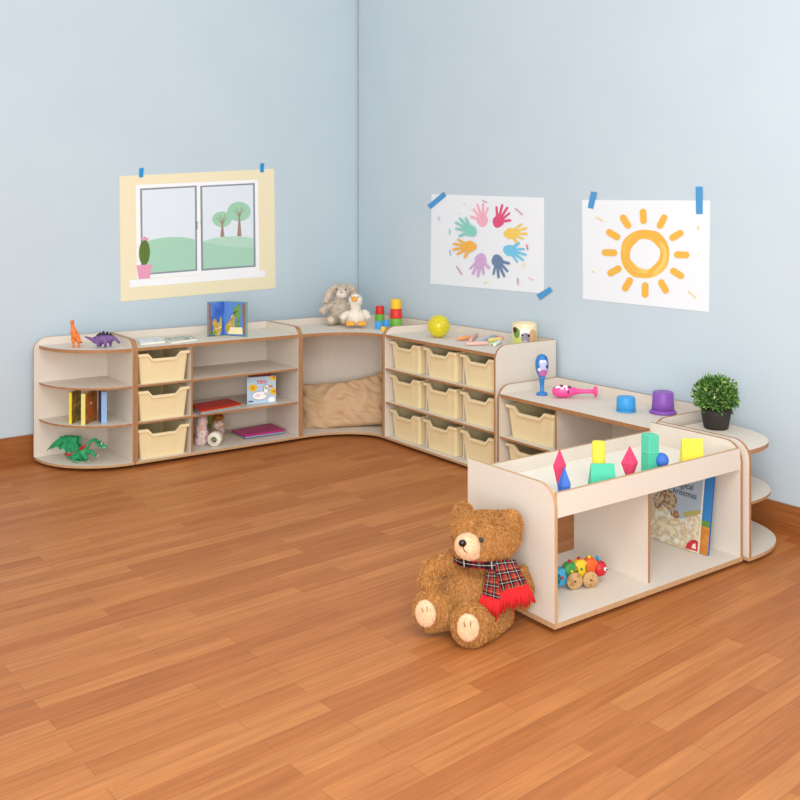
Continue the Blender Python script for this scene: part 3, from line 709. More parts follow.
def dragon():
    r = V('toy_dragon', 82, 461.5, T+.0005, 'green toy dragon with wings and red mane on left end shelf bottom', 'toy dragon')
    GR = noisy('dragon_green', ['#1f8a55', '#2ba56a', '#146a40'], (1, 1, 1), 30, .4, .4); RDm = mat('dragon_red', '#b5363a', .5, .3); CL = mat('claw_white', '#f1efe6', .5, .3)
    m = MB()
    r.E(m, 77.5, 456, 3, 6, 4.5, 5, GR); r.E(m, 83.5, 452.6, 1, 5, 4.6, 5, GR); r.T(m, [(77, 456, 3), (84, 452, 1)], [4, 4], GR)
    r.T(m, [(85, 450, 0), (87.5, 446, -1), (90.5, 441, -1), (94, 439.6, -2), (97, 441.5, -4), (99, 443.6, -5)], [3.2, 2.2, 1.7, 1.6, 1.8, 2.2], GR)
    r.E(m, 100.5, 444.6, -5, 3.6, 2.4, 2.6, GR); r.E(m, 104.3, 446, -6, 3.2, 1.5, 1.8, GR, Matrix.Rotation(.2, 3, 'Y')); r.E(m, 103, 448, -6, 2.4, .8, 1.4, GR, Matrix.Rotation(.3, 3, 'Y'))
    r.T(m, [(97.6, 442.5, -4), (97, 439.5, -2), (95.5, 438, -1)], [1, .7, .3], GR); r.T(m, [(100, 442.6, -4), (101, 440, -2)], [.8, .3], GR)
    for a in ([(76, 457, -1), (73.8, 459.5, -4), (76, 461.4, -6)], [(84, 455, -2), (86.6, 458.5, -5), (86, 461, -7)], [(86.5, 452, -2), (92.6, 451.5, -6), (95, 456.5, -9)], [(79, 457, 6), (82, 459, 6), (82, 460.4, 3)]):
        r.T(m, a, [2.5, 1.8, 1.3], GR); p = a[-1]; r.E(m, p[0]+.6, p[1]-.2, p[2]-1, 2, .8, 2, GR)
    r.T(m, [(74, 456, 5), (69, 457, 8), (65, 454, 9), (66, 451.5, 8)], [3, 2, 1.2, .5], GR)
    link('body', organic(m, .0028, 2), r.root)
    for s, dd in ((1, 4), (0, 12)):
        w = MB(); sh_ = dd*.12
        outer = [(79.6, 448.4), (76.4, 443), (77, 437.2), (69, 437.6), (61.2, 436.4), (55, 441), (50.5, 445.5), (46.9, 450.6), (52, 447.6), (57, 446.6), (60, 449.8), (63, 448.4), (66.4, 453.2), (71, 451), (76, 452.2)]
        q = [r.Q(u+(0 if s else 4), v-(0 if s else 1), dd+(u-79)*(-.12 if s else .15)) for u, v in outer]
        w.slab([x for x in q], .003, GR, GR, Vector((0, -1, 0)))
        for a, b in (((79.6, 448.4), (61.2, 436.4)), ((61.2, 436.4), (46.9, 450.6)), ((62, 437), (60, 449.8)), ((66, 440), (66.4, 453.2)), ((77, 437.2), (61.2, 436.4))):
            off = (0 if s else 4, 0 if s else -1)
            w.tube([r.Q(a[0]+off[0], a[1]+off[1], dd+(a[0]-79)*(-.12 if s else .15)-.6), r.Q(b[0]+off[0], b[1]+off[1], dd+(b[0]-79)*(-.12 if s else .15)-.6)], [.6*r.k, .4*r.k], GR, n=6)
        w.build('wing', r.root)
    c = MB(); cone_base = [r.Q(u, v+1.6, -1.6) for u, v in ((80, 448.6), (82.4, 447.2), (85, 446.2), (87, 445.2), (88.8, 443.4))]; c.tube(cone_base, 1.2*r.k, RDm, n=8)
    for u, v in ((81, 447.6), (83, 446.8), (85, 446.2), (87, 445.2), (88.6, 443.6), (80, 448.6), (84, 447.4), (86.4, 446.8)): cone(c, r.Q(u, v+1.2, -2), r.Q(u-.6, v-1.6, -2.2), 1.3*r.k, RDm)
    c.build('mane', r.root); c = MB(); c.tube([r.Q(u, v+1, 3) for u, v in ((65.4, 453), (69, 454.4), (72, 454), (76, 452.4))], 1.0*r.k, RDm, n=8)
    for u, v in ((66, 453), (69, 454), (72, 453.6), (75.4, 452)): cone(c, r.Q(u, v+1, 3), r.Q(u-.8, v-1.2, 3), 1.1*r.k, RDm)
    c.build('back_crest', r.root)
    for u, v, dd in ((77.4, 461.6, -8), (75.4, 461.8, -8), (87.6, 461, -9), (85.8, 461.4, -9), (96.6, 456.6, -11), (98, 455.2, -11)):
        c = MB(); cone(c, r.Q(u, v, dd+1), r.Q(u+1.4, v+.1, dd-1), .8*r.k, CL); c.build('claw', r.root)
    e = MB(); r.E(e, 101.6, 443.4, -7.4, .8, .8, .6, CL); e.build('eye', r.root)
    e = MB()
    for i in range(3): cone(e, r.Q(103+i*1.3, 446.8, -7.2), r.Q(103.1+i*1.3, 448.2, -7.3), .4*r.k, CL)
    e.build('teeth', r.root)
dragon()

# ------------------------------------------------------------------ plush toys and stacking cups on the corner unit
def rabbit():
    r = V('plush_rabbit', 340, 324.75, HT+.0005, 'grey beige plush rabbit with drooping ears sitting on the corner unit', 'plush toy')
    FU = noisy('rabbit_plush', ['#cbbba8', '#d9ccbc', '#b5a592'], (1, 1, 1), 60, .95, .05, bump=.5); WH_ = noisy('rabbit_muzzle', ['#e9e2d8', '#f2ece4'], (1, 1, 1), 80, .95, .05)
    m = MB()
    r.E(m, 342, 291.5, 8, 8.6, 8.2, 8, FU); r.E(m, 339.5, 311, 8, 10.5, 12.5, 9, FU); r.E(m, 340, 300, 8, 7, 6, 6, FU)
    r.T(m, [(333, 303, 6), (326, 307, 2), (321.5, 313, -1)], [4.2, 4, 3.6], FU); r.T(m, [(347, 303, 8), (352, 309, 9), (353, 314, 9)], [4, 3.6, 3.0], FU)
    r.T(m, [(334, 319, 2), (330.5, 320.5, -6), (331, 320, -9)], [4.4, 4.6, 4.4], FU); r.T(m, [(346, 319, 2), (345, 320.5, -6), (344.6, 319.6, -9)], [4.4, 4.6, 4.2], FU)
    b = link('body', furry(organic(m, .006, 3), 5000, .013, .0022, (0, 0, -1), .55, 3), r.root)
    for pts in ([(336.5, 286, 5), (331, 290, 3), (327.5, 297, 1), (325.5, 303, -1)], [(347.5, 286, 7), (352, 289, 8), (354, 294, 9), (355, 299, 9)]):
        e = MB(); r.T(e, pts, [2.2, 3.6, 4, 2.6], FU); link('ear', furry(organic(e, .005, 2), 900, .011, .002, (0, 0, -1), .5, 5), r.root)
    e = MB(); r.E(e, 341.5, 294.4, .6, 5, 4, 3.4, WH_); mz = link('muzzle', furry(organic(e, .004, 2), 700, .008, .002, (0, 0, -1), .6, 6), r.root)
    e = MB(); r.E(e, 341.6, 292.2, -2.8, 1.2, .8, .8, mat('rabbit_nose', '#a8857c', .6, .2)); e.build('nose', r.root)
    for u in (336.8, 345.6):
        e = MB(); r.E(e, u, 289.4, .6, .8, .8, .6, mat('black_gloss', '#15130f')); e.build('eye', r.root)
    for u in (331, 344.8):
        e = MB(); r.E(e, u, 320, -13, 3, 3, 1.2, noisy('rabbit_sole', ['#d8c3a6', '#e5d3ba'], (1, 1, 1), 80, .95, .05)); e.build('foot_sole', r.root)
rabbit()
def goose():
    r = V('plush_duck', 356.6, 326.2, HT+.0005, 'white plush duck with orange beak and feet beside the grey rabbit', 'plush toy')
    FU = noisy('white_plush', ['#efe9dc', '#f6f1e7'], (1, 1, 1), 60, .95, .05, bump=.4); OR = noisy('orange_felt', ['#eea53f', '#f4b65a'], (1, 1, 1), 60, .9, .1)
    m = MB()
    r.E(m, 355.6, 299, -10, 6.4, 6.2, 6, FU); r.T(m, [(355.4, 301, -10), (355.6, 308, -9), (356, 313, -8)], [4.8, 4.6, 6.5], FU); r.E(m, 356, 316, -7, 9.6, 8.6, 8, FU)
    link('body', furry(organic(m, .005, 3), 3000, .01, .002, (0, 0, -1), .55, 4), r.root)
    for pts in ([(349.5, 311.5, -8), (345, 314, -10), (341.5, 317.5, -12)], [(362.5, 310, -8), (366.5, 313, -9), (368.5, 317, -10)]):
        w = MB(); r.T(w, pts, [2.6, 3.4, 2.4], FU); link('wing', furry(organic(w, .004, 2), 700, .009, .002, (0, 0, -1), .5, 4), r.root)
    for u, s in ((350.5, -1), (362, 1)):
        f = MB(); r.E(f, u, 322.2, -18, 4.8, 2.6, 3.4, OR); r.E(f, u-2.6, 323, -20, 2, 1.7, 2.2, OR); r.E(f, u+2.4, 323, -20, 2, 1.7, 2.2, OR)
        link('foot', organic(f, .0035, 2), r.root)
    f = MB(); r.E(f, 354.6, 297.5, -16, 3.2, 2.6, 3.4, OR); r.E(f, 354.6, 299, -17, 2.6, 1.4, 2.6, OR); link('beak', organic(f, .003, 2), r.root)
    for u in (351.6, 358.6):
        e = MB(); r.E(e, u, 295.6, -14.6, .6, .6, .5, mat('black_gloss', '#15130f')); e.build('eye', r.root)
    lo = min(v.co.z for c in r.root.children for v in c.data.vertices); r.root.location.z -= lo-.0006
goose()
CUPC = {'red': '#e2352b', 'green': '#74c043', 'blue': '#3b9fe4', 'yellow': '#f6c52e'}
def cup(u, vb, z, wpx, hpx, col, label, root_xy=None):
    """upside-down tapered stacking cup with a rolled rim"""
    o = Vector(root_xy) if root_xy else onz(u, vb, z); o.z = z; kk = depth(o)/CF; R = wpx/2*kk; h = hpx*kk
    r = thing('stacking_cup', label, 'stacking cup', o, 0, 'stacking cups on the corner unit')
    cm = mat('cup_'+col, CUPC[col], .38, .4)
    m = MB(); m.lathe([(R*.97, .002), (R*.96, h*.2), (R*.93, h-.002), (R*.88, h), (.001, h)], cm, n=24, cap0=True, cap1=False); m.build('cup', r)
    m = MB(); m.lathe([(R*.94, 0), (R*1.0, .001), (R*1.0, h*.14), (R*.94, h*.15)], cm, n=24, cap0=False, cap1=False); m.build('rim', r)
    return o, h
zz = HT+.0005
def tower(u, v, items, what, dep=None):
    z_ = zz; xy = None
    for w_, h_, c_, l_ in items:
        o, h = cup(u, v, z_, w_, h_, c_, l_, xy); xy = (o.x, o.y, 0); z_ += h+.0003
tower(379.8, 322, [(9.4, 8, 'green', 'green stacking cup in the short tower under a red cup'), (9, 8, 'red', 'red stacking cup on top of the short tower behind the blue cups')], '')
tower(396, 325.5, [(12.6, 7.5, 'green', 'green stacking cup at the bottom of the tall tower'), (12.6, 9.3, 'red', 'red stacking cup in the middle of the tall tower'), (11.4, 9.6, 'yellow', 'yellow stacking cup on top of the tall tower')], '')
cup(378.6, 328.8, zz, 7.6, 7.6, 'blue', 'blue stacking cup at front left, before the short tower')
cup(386, 327, zz, 7.4, 6.6, 'blue', 'blue stacking cup between the short and tall towers')
cup(383.4, 331, zz, 5.4, 4.4, 'yellow', 'small yellow stacking cup in front of the two blue ones')

# cushion in the nook
def cushion():
    r = V('cushion', 343, 428, T+.001, 'crumpled tan cushion filling the nook of the corner unit', 'cushion')
    CU = noisy('tan_cloth', ['#cdab86', '#d4b48f'], (1, 1, 1), 5, .75, .2)
    m = MB(); n = 44; k = r.k; HW, HH, TH = .315, .178, .17
    def P(a, b, s):
        a2 = abs(a); b2 = abs(b)
        pin = 1-.10*(1-b2**2)*a2**6; pin2 = 1-.12*(1-a2**2)*b2**6
        x = a*HW*pin*(1-.02*b2); zl = b*HH*pin2
        t = TH*max(0, (1-a**4))**.55*max(0, (1-b**4))**.55
        w = mnoise.noise(Vector((a*3.2+7*s, b*2.2, 2.0)))*.022+abs(mnoise.noise(Vector((a*4.5+b*2.5, b*1.4-a*1.2, 5+s))))*-.05+.014
        fold = -.014*math.exp(-((b+.48-.06*math.sin(a*4))/.07)**2)
        t = t*.5+(w+fold)*min(1, 4*t/TH)
        sag = -.022*(1-a2**2)*max(0, b)
        return Vector((x+.012*b, -s*t, zl+sag))
    M = Matrix.Rotation(-.15, 3, 'Y') @ Matrix.Rotation(-.42, 3, 'X')
    for s in (1, -1):
        R = []
        for i in range(n+1):
            b = -1+2*i/n; R.append([M @ P(-1+2*j/n, b, s) for j in range(n+1)])
        if s < 0: R = [x[::-1] for x in R]
        m.rings(R, CU, False, False, False)
    zmin = min(v[2] for v in m.v); 
    zmin += .072; m.v = [(x, y+.10, max(0, z-zmin)) for x, y, z in m.v]
    m.build('cover', r.root)
    sm = MB(); L = []
    for a, b in [(-1+i/15*1.0*2, 1) for i in range(16)]: L.append(M @ P(a, b, 1)+Vector((0, .10, -zmin)))
    sm.tube(L, .0035, CU, n=6); sm.build('seam', r.root)
cushion()

# ------------------------------------------------------------------ things on the nine-tray cabinet
YB = mat('yellow_translucent', '#f0e42a', .15, .5, Transmission_Weight=.35, Subsurface_Weight=.3)
o = onz(438.6, 337.4, HT); R_b = 11.2*depth(o)/CF
bl = thing('ball', 'translucent yellow ball on the nine-tray cabinet', 'ball', (o.x, o.y, HT+.0005))
m = MB(); m.ell((0, 0, R_b), (R_b, R_b, R_b), YB, nu=36, nv=24); m.build('shell', bl)
m = MB(); m.tube([(R_b*.985*math.cos(t), 0, R_b+R_b*.985*math.sin(t)) for t in [2*PI*i/36 for i in range(37)]], .0014, mat('ball_seam', '#dcd01c', .3, .4), n=6); m.build('seam', bl)
m = MB(); m.lathe([(.006, 0), (.005, .002), (.001, .0022)], mat('ball_valve', '#f5ee7a', .3, .4), (-.15*R_b, -.93*R_b, R_b*1.36), 10, Matrix.Rotation(1.19, 4, 'X'), True, False); m.build('valve', bl)
def chalk(p, q, rpx, col, label):
    a = onz(*p, HT); b = onz(*q, HT); kk = depth(a)/CF; r_ = rpx*kk; c = (a+b)/2; d = b-a; L = d.length
    r = thing('chalk', label, 'chalk', (c.x, c.y, HT+.0005), math.atan2(d.y, d.x), 'chalks on the nine-tray cabinet')
    m = MB(); m.lathe([(r_*.75, -L/2), (r_*.86, -L/2+.003), (r_, L/2-.004), (r_*.85, L/2)], mat('chalk_'+col[1:], col, .9, .1), (0, 0, r_), 18, Matrix.Rotation(PI/2, 4, 'Y')); m.build('stick', r)
chalk((457.5, 341.2), (471, 339.6), 2.3, '#eda878', 'orange chalk, farthest left on the nine-tray cabinet')
chalk((466, 346), (488, 345.2), 2.1, '#e6bdb2', 'long pink chalk in front of the orange chalk')
chalk((476.5, 336.5), (470.5, 342.2), 1.9, '#dfb3ad', 'short dusty pink chalk between orange and blue chalks')
chalk((480.5, 343.4), (494.5, 338.8), 2.2, '#aebccf', 'grey blue chalk lying aslant behind the pink chalk')
chalk((489, 342.6), (501, 341.4), 2.3, '#ece08a', 'yellow chalk at the right of the grey blue one')
chalk((495, 338.2), (503, 339.8), 1.7, '#e59aa8', 'bright pink chalk behind the yellow one')
chalk((490, 345.6), (498, 344.6), 1.6, '#bfdcae', 'pale green chalk in front of the yellow one')
chalk((494.5, 346.8), (500.5, 343.2), 1.9, '#eef0f2', 'white chalk nearest the rounded cabinet corner')
def mug():
    r = V('cup', 524.5, 346.4, HT+.0005, 'cream round tin with dog face at the right end of the nine-tray cabinet', 'cup'); k = r.k; R = 12.6*k; h = 23.9*k
    CM = noisy('cream_ceramic', ['#efe3bd', '#e8d9ae'], (1, 1, 1), 8, .35, .5)
    m = MB(); m.lathe([(R*.95, 0), (R, .004), (R*.99, h-.003), (R*.96, h), (R*.92, h-.002), (R*.9, .01), (.001, .008)], CM, n=36, cap1=False); m.build('body', r.root)
    p = MB()
    def pat(u, v, ru, rv, mt, o=0):
        def fn(a, b):
            x = max(-R*.985, min(R*.985, (u+ru*a-524.5)*k)); zz_ = (346.4-(v+rv*b))*k
            return (x, -math.sqrt(max(0, (R*1.008+o*.0005+.0004)**2-x*x)), max(.002, min(h-.002, zz_)))
        disc_patch(p, fn, mt)
    GN = mat('leaf_green_print', '#76913c', .5, .3); WT = mat('dog_white', '#f3f0ea', .5, .3); GY = mat('dog_grey', '#8e8698', .5, .3); TAN = mat('dog_tan', '#d9a975', .5, .3); BKK = mat('dog_dark', '#3b352e', .5, .3)
    pat(516.5, 339, 4, 4, mat('lime_print', '#c7d36c', .5, .3)); pat(515.6, 332, 2.8, 5, GN, 1); pat(514, 329, 1.6, 3, BKK, 2)
    pat(524, 332, 6.5, 4.6, WT, 1); pat(524, 336.6, 4.4, 5.4, GY, 2); pat(531, 335, 4, 7, TAN, 1); pat(520.6, 333.6, 1.1, 1.2, BKK, 3); pat(527, 334, 1.6, 1.4, BKK, 3); pat(523.5, 340, 2, 1.2, mat('dog_pale', '#c9c2cc', .5, .3), 3)
    p.build('picture', r.root)
mug()

# ------------------------------------------------------------------ things on the low bookcase
def maraca(name, root, k, cm, bands, pts_lathe, M, o, label=None):
    pass
def maracas():
    # standing blue
    r = V('maraca', 541.9, 394.8, HTL+.0005, 'blue maraca standing upright on the low bookcase', 'maraca'); k = r.k
    BM = mat('maraca_blue', '#2f7fc4', .35, .5)
    m = MB(); m.lathe([(5.6*k, 0), (5.8*k, 1*k), (5.2*k, 2.2*k), (3*k, 3*k), (1.9*k, 4.5*k), (2.1*k, 10*k), (2.9*k, 16*k), (3.6*k, 19*k)], BM, n=24); m.build('handle', r.root)
    m = MB(); P_ = [(3.6*k, 18.5*k)]
    for i in range(1, 15):
        t = i/14; a = PI*(1-t)*.86; rad = 6.6*math.sin(a)**.8*(1 if t < .5 else 1); P_.append((max(rad, .05)*k, (30.0-11.5*math.cos(PI*t*.9+.3))*k))
    P_ = [(3.4*k, 18.5*k), (4.9*k, 21*k), (6.0*k, 24.5*k), (6.6*k, 28.5*k), (6.6*k, 32*k), (6.1*k, 35.5*k), (4.9*k, 38.4*k), (3*k, 40.2*k), (.1*k, 40.9*k)]
    hd = MB(); hd.lathe(P_, BM, n=28, cap1=False); h = hd.build('head', r.root)
    p = MB()
    def patch(cx, cz, rx, rz, mt, o, tilt=0):
        def fn(a, b):
            x = cx+rx*a; zq = cz+rz*b
            rad = np.interp(zq*k, [q[1] for q in P_], [q[0] for q in P_])/k+.15+.09*o; x = max(-rad*.98, min(rad*.98, x))
            return (x*k, -math.sqrt(max(.01, rad*rad-x*x))*k, zq*k)
        disc_patch(p, fn, mt, 22)
    LV = mat('maraca_lilac', '#c3c6ee', .4, .4); PKM = mat('maraca_pink', '#c66fb4', .4, .4); WTM = mat('maraca_white', '#f1eef4', .4, .4); NV = mat('maraca_navy', '#243f78', .4, .4)
    patch(.4, 28.5, 5, 7, LV, 0); patch(.6, 22.6, 4.4, 3.6, PKM, 1); patch(-1.6, 34.4, 1.8, 1.2, WTM, 2); patch(1.6, 34.4, 1.8, 1.2, WTM, 2); patch(-3.4, 26, 1.6, 1.6, WTM, 3); patch(4.4, 29, 1.2, 2.2, NV, 2); patch(-4.2, 29.5, 1.1, 2, BM, 2); patch(3.5, 37.5, 1, 1, NV, 2)
    p.build('face_print', h)
    # lying pink
    r = V('maraca', 567, 397.8, HTL+.0005, 'pink maraca lying on its side on the low bookcase', 'maraca'); k = r.k
    PK = mat('maraca_hot_pink', '#ee4f9b', .35, .5)
    M = Matrix.Rotation(-.14, 4, 'Z') @ Matrix.Rotation(-.02, 4, 'Y') @ Matrix.Rotation(PI/2, 4, 'Y'); c0 = (-2*k, 0, 6.5*k)
    prof = [(.2*k, -13*k), (3*k, -12*k), (5*k, -9.5*k), (6.2*k, -6*k), (6.4*k, -2*k), (5.9*k, 2*k), (4.8*k, 6*k), (3.6*k, 10*k)]
    m = MB(); m.lathe(prof, PK, c0, 28, M, False, False); h = m.build('head', r.root)
    m = MB(); m.lathe([(3.6*k, 10*k), (2.6*k, 14*k), (2.1*k, 19*k), (2.1*k, 27*k), (3*k, 28.2*k), (5.2*k, 28.8*k), (5.4*k, 30.6*k), (4.6*k, 31.6*k), (1.5*k, 32*k)], PK, c0, 24, M, False, True); m.build('handle', r.root)
    p = MB()
    def patch2(ax, phi, ra, rp, mt, o):
        def fn(x, y):
            a = ax+ra*x; f = phi+rp*y
            rad = np.interp(a*k, [q[1] for q in prof], [q[0] for q in prof])+(.15+.09*o)*k
            return Vector(c0)+M @ Vector((rad*math.cos(f), rad*math.sin(f), a*k))
        disc_patch(p, fn, mt)
    BKM = mat('maraca_black', '#3a2b38', .4, .4)
    # phi: pi = up, -pi/2 = towards viewer
    for ax, ph, ra, rp, mt, o in ((-7, PI+.55, 3, .3, WTM, 0), (-3.5, PI+.3, 2, .3, BKM, 1), (0, PI+.45, 2.6, .35, WTM, 0), (4.6, PI+.4, 1.6, .4, BKM, 1), (-10.4, PI+.2, 1, .3, BKM, 1), (-3, PI+.95, 1.8, .16, WTM, 1), (1.5, PI+1.0, 1, .25, WTM, 1), (3, PI+1.5, .8, .3, BKM, 1)): patch2(ax, ph, ra, rp, mt, o)
    p.build('face_print', h)
maracas()
def bigcup(u, v, wpx, hpx, col, label, flare):
    o = onz(u, v, HTL+.0005); kk = depth(o)/CF; R = wpx/2*kk; h = hpx*kk
    r = thing('toy_cup', label, 'cup', o, 0); cm = mat('toycup_'+col[1:], col, .4, .4)
    m = MB(); m.lathe([(R*.84, h*.12), (R*.80, h*.5), (R*.76, h-.003), (R*.70, h), (R*.66, h-.001), (.001, h-.001)] if flare else [(R*.97, h*.08), (R*.96, h*.5), (R*.93, h-.004), (R*.86, h), (.001, h)], cm, n=32, cap0=True, cap1=False); m.build('cup', r)
    m = MB(); m.lathe([(R*.84, .001), (R, .001), (R, h*.08), (R*.9, h*.14), (R*.82, h*.17)] if flare else [(R*.96, .0005), (R, .001), (R, h*.1), (R*.96, h*.12)], cm, n=32, cap0=False, cap1=False); m.build('rim', r)
bigcup(626, 411.2, 19.4, 14.6, '#3c9ee0', 'upside-down light blue toy cup on the low bookcase', False)
bigcup(663, 413.0, 26.5, 21.5, '#8752b0', 'upside-down purple toy cup with flared rim on the low bookcase', True)

# potted plant
def plant():
    r = V('potted_plant', 716, 428.2, HTL+.0005, 'small bushy green plant in a dark pot on the right end shelf', 'potted plant'); k = r.k
    PT = noisy('dark_pot', ['#2c2724', '#3a342f'], (1, 1, 1), 12, .6, .3)
    m = MB(); m.lathe([(10.8*k, 0), (12*k, 2*k), (14.2*k, 14*k), (14.4*k, 20*k), (13.4*k, 20*k), (13*k, 17*k), (.1*k, 17*k)], PT, n=32, cap1=False); m.build('pot', r.root)
    L = [mat('leaf_a', '#4d7a34', .5, .3), mat('leaf_b', '#6f9c45', .5, .3), mat('leaf_c', '#335a28', .5, .3), mat('leaf_d', '#a9c474', .5, .3)]
    st = MB()
    lf = MB(); R0 = 17.3
    g = random.Random(4)
    for i in range(30):
        a = g.uniform(0, 2*PI); e = g.uniform(.1, 1); st.tube([(0, 0, 16*k), (R0*.5*math.cos(a)*k*(1-e*.5), R0*.5*math.sin(a)*k*(1-e*.5), (24+10*e)*k), (R0*.8*math.cos(a)*k*(1-e*.6), R0*.8*math.sin(a)*k*(1-e*.6), (26+20*e)*k)], [.8*k, .5*k, .3*k], L[2], n=5)
    st.build('stems', r.root)
    for i in range(2600):
        u = g.uniform(-.85, 1); a = g.uniform(0, 2*PI); rad = R0*(.45+.6*g.random()**.6)
        s = math.sqrt(1-u*u); bump_ = 1+.13*math.sin(a*5+u*4)
        d = Vector((s*math.cos(a), s*math.sin(a), u)); c = Vector((0, 0, 33.5*k))+Vector((d.x*1.1, d.y*1.1, d.z*.98))*rad*bump_*k
        if c.z < 17.5*k or (c.z < 21*k and c.xy.length < 12*k): continue
        t = (d+Vector((g.gauss(0, .5), g.gauss(0, .5), g.gauss(.3, .5)))).normalized(); sd = t.cross(Vector((g.gauss(0, 1), g.gauss(0, 1), g.gauss(0, 1)))).normalized()
        ln = g.uniform(3, 4.8)*k; w = ln*.3; nn = t.cross(sd)
        lf.poly([c, c+t*ln*.45+sd*w+nn*w*.3, c+t*ln, c+t*ln*.45-sd*w+nn*w*.3], L[g.choice([0, 0, 1, 1, 2, 2, 3])])
    lf.build('foliage', r.root)
plant()

# ------------------------------------------------------------------ blocks in the tray top
def blocks():
    TE = mat('block_teal', '#4fc3a0', .55, .3); PKB = mat('block_pink', '#e2446f', .55, .3); BB = mat('block_blue', '#3f6fc9', .55, .3); YB_ = mat('block_yellow', '#f7e44a', .55, .3)
    z0 = ZT6+.0005; g = 'wooden blocks in the tray top'
    def at(u, dfront):       # base point seen in column u, dfront metres behind the front lip
        y = Y6+.02+dfront; d = ray(u, 400); t = (y-CAM.y)/d.y; p = CAM+d*t; return Vector((p.x, y, z0))
    def root(name, p, label, cat='block', rz=-YAW): return thing(name, label, cat, p, rz, g)
    kk = lambda p: depth(p)/CF
    vz = lambda p, v: CAM.z-(v-CY)/CF*depth(p)-z0      # height above the tray floor of pixel row v at p's depth
    # octahedra
    for u, vt, vw, hw, lab, df in ((559.6, 448.7, 465.5, 6.4, 'pink diamond block behind the blue pyramid at left of the tray', .125), (629.6, 446, 462.5, 8.4, 'pink diamond block in the middle of the tray between teal blocks', .05)):
        p = at(u, df); k = kk(p); top = vz(p, vt); mid = vz(p, vw); n = 4; a0 = .1
        m = MB(); c = [Vector((hw*k*1.06*math.cos(a0+i*PI/2), hw*k*1.06*math.sin(a0+i*PI/2), mid)) for i in range(4)]
        bt = [Vector((x.x*.08, x.y*.08, 0)) for x in c]; tp = [Vector((x.x*.03, x.y*.03, top)) for x in c]
        m.rings([bt, c, tp], PKB, sm=False)
        r = root('diamond_block', p, lab); m.build('block', r)
    p = at(564.6, .05); k = kk(p); top = vz(p, 467); mid = vz(p, 485); hw = 7.2
    m = MB(); c = [Vector((hw*k*math.cos(.4+i*2*PI/5), hw*k*math.sin(.4+i*2*PI/5), mid)) for i in range(5)]
    m.rings([[Vector((x.x*.8, x.y*.8, 0)) for x in c], c, [Vector((x.x*.03, x.y*.03, top)) for x in c]], BB, sm=False); r = root('pyramid_block', p, 'blue pyramid block at the left end of the tray'); m.build('block', r)
    p = at(603, .05); k = kk(p); hb = vz(p, 464); ty = p.copy()
    m = MB(); dp = .045; pr_ = [(-12.6*k, 0), (13*k, 0), (11.6*k, hb), (-11.8*k, hb)]
    m.rings([[(-13.4*k, -.02, 0), (13*k, -.02, 0), (13*k, dp, 0), (-13.4*k, dp, 0)], [(-11.8*k, .004, hb), (11.6*k, .004, hb), (11.6*k, .009, hb), (-11.8*k, .009, hb)]], TE, sm=False); r = root('prism_block', p, 'teal roof-shaped block in front of the yellow cylinder'); m.build('block', r)
    p2 = at(598.6, .118); k = kk(p2); h = vz(p2, 441.5)
    m = MB(); rr_ = 6.5*k; m.lathe([(rr_*.95, 0), (rr_, .0015), (rr_, h-.0015), (rr_*.95, h), (.0005, h)], YB_, n=28, cap1=False, sm=True); r = root('cylinder_block', p2, 'tall yellow cylinder block behind the teal roof-shaped block'); m.build('block', r)
    p = at(650, .065); k = kk(p); h1 = vz(p, 453.4)
    top = vz(p, 434); w = 6.4*k
    def bevbox(hx, hy, h, mt):
        m = MB(); b = .0025
        def rg(e, z): return [(-hx+e, -hy+b, z), (-hx+b, -hy+e, z), (hx-b, -hy+e, z), (hx-e, -hy+b, z), (hx-e, hy-b, z), (hx-b, hy-e, z), (-hx+b, hy-e, z), (-hx+e, hy-b, z)]
        m.rings([rg(b*.8, 0), rg(0, b), rg(0, h-b), rg(b*.8, h)], mt, sm=False); return m
    r = root('cube_block', p, 'teal block at the bottom of the two-block tower', rz=-YAW+.42); bevbox(w, w, h1, TE).build('block', r)
    p2 = p.copy(); p2.z = z0+h1+.0003
    r = root('cube_block', p2, 'teal block on top of the two-block tower', rz=-YAW+.42); bevbox(w, w, top-h1, mat('block_teal_light', '#5bcaa9', .55, .3)).build('block', r)
    p = at(661.5, .036); k = kk(p); rr_ = 7.2*k; r = root('ball_block', p, 'blue ball beside the teal two-block tower'); m = MB(); 
    cz = vz(p, 460); m.ell((0, 0, max(rr_, cz)), (rr_, rr_, rr_), BB, nu=28, nv=18); mz = m.build('block', r)
    BALL.append((r, cz, rr_))
    p = at(692, .06); k = kk(p); h = vz(p, 438.5); r = root('prism_block', p, 'yellow upright wedge block at the right end of the tray', rz=-YAW-.04); 
    m = MB(); a_ = 10.2*k; m.rings([[(-a_, -.02, 0), (a_, -.02, 0), (a_, .045, 0), (-a_, .045, 0)], [(-a_, -.004, h), (a_, -.004, h), (a_, .002, h), (-a_, .002, h)]], YB_, sm=False); m.build('block', r)
BALL = []
blocks()

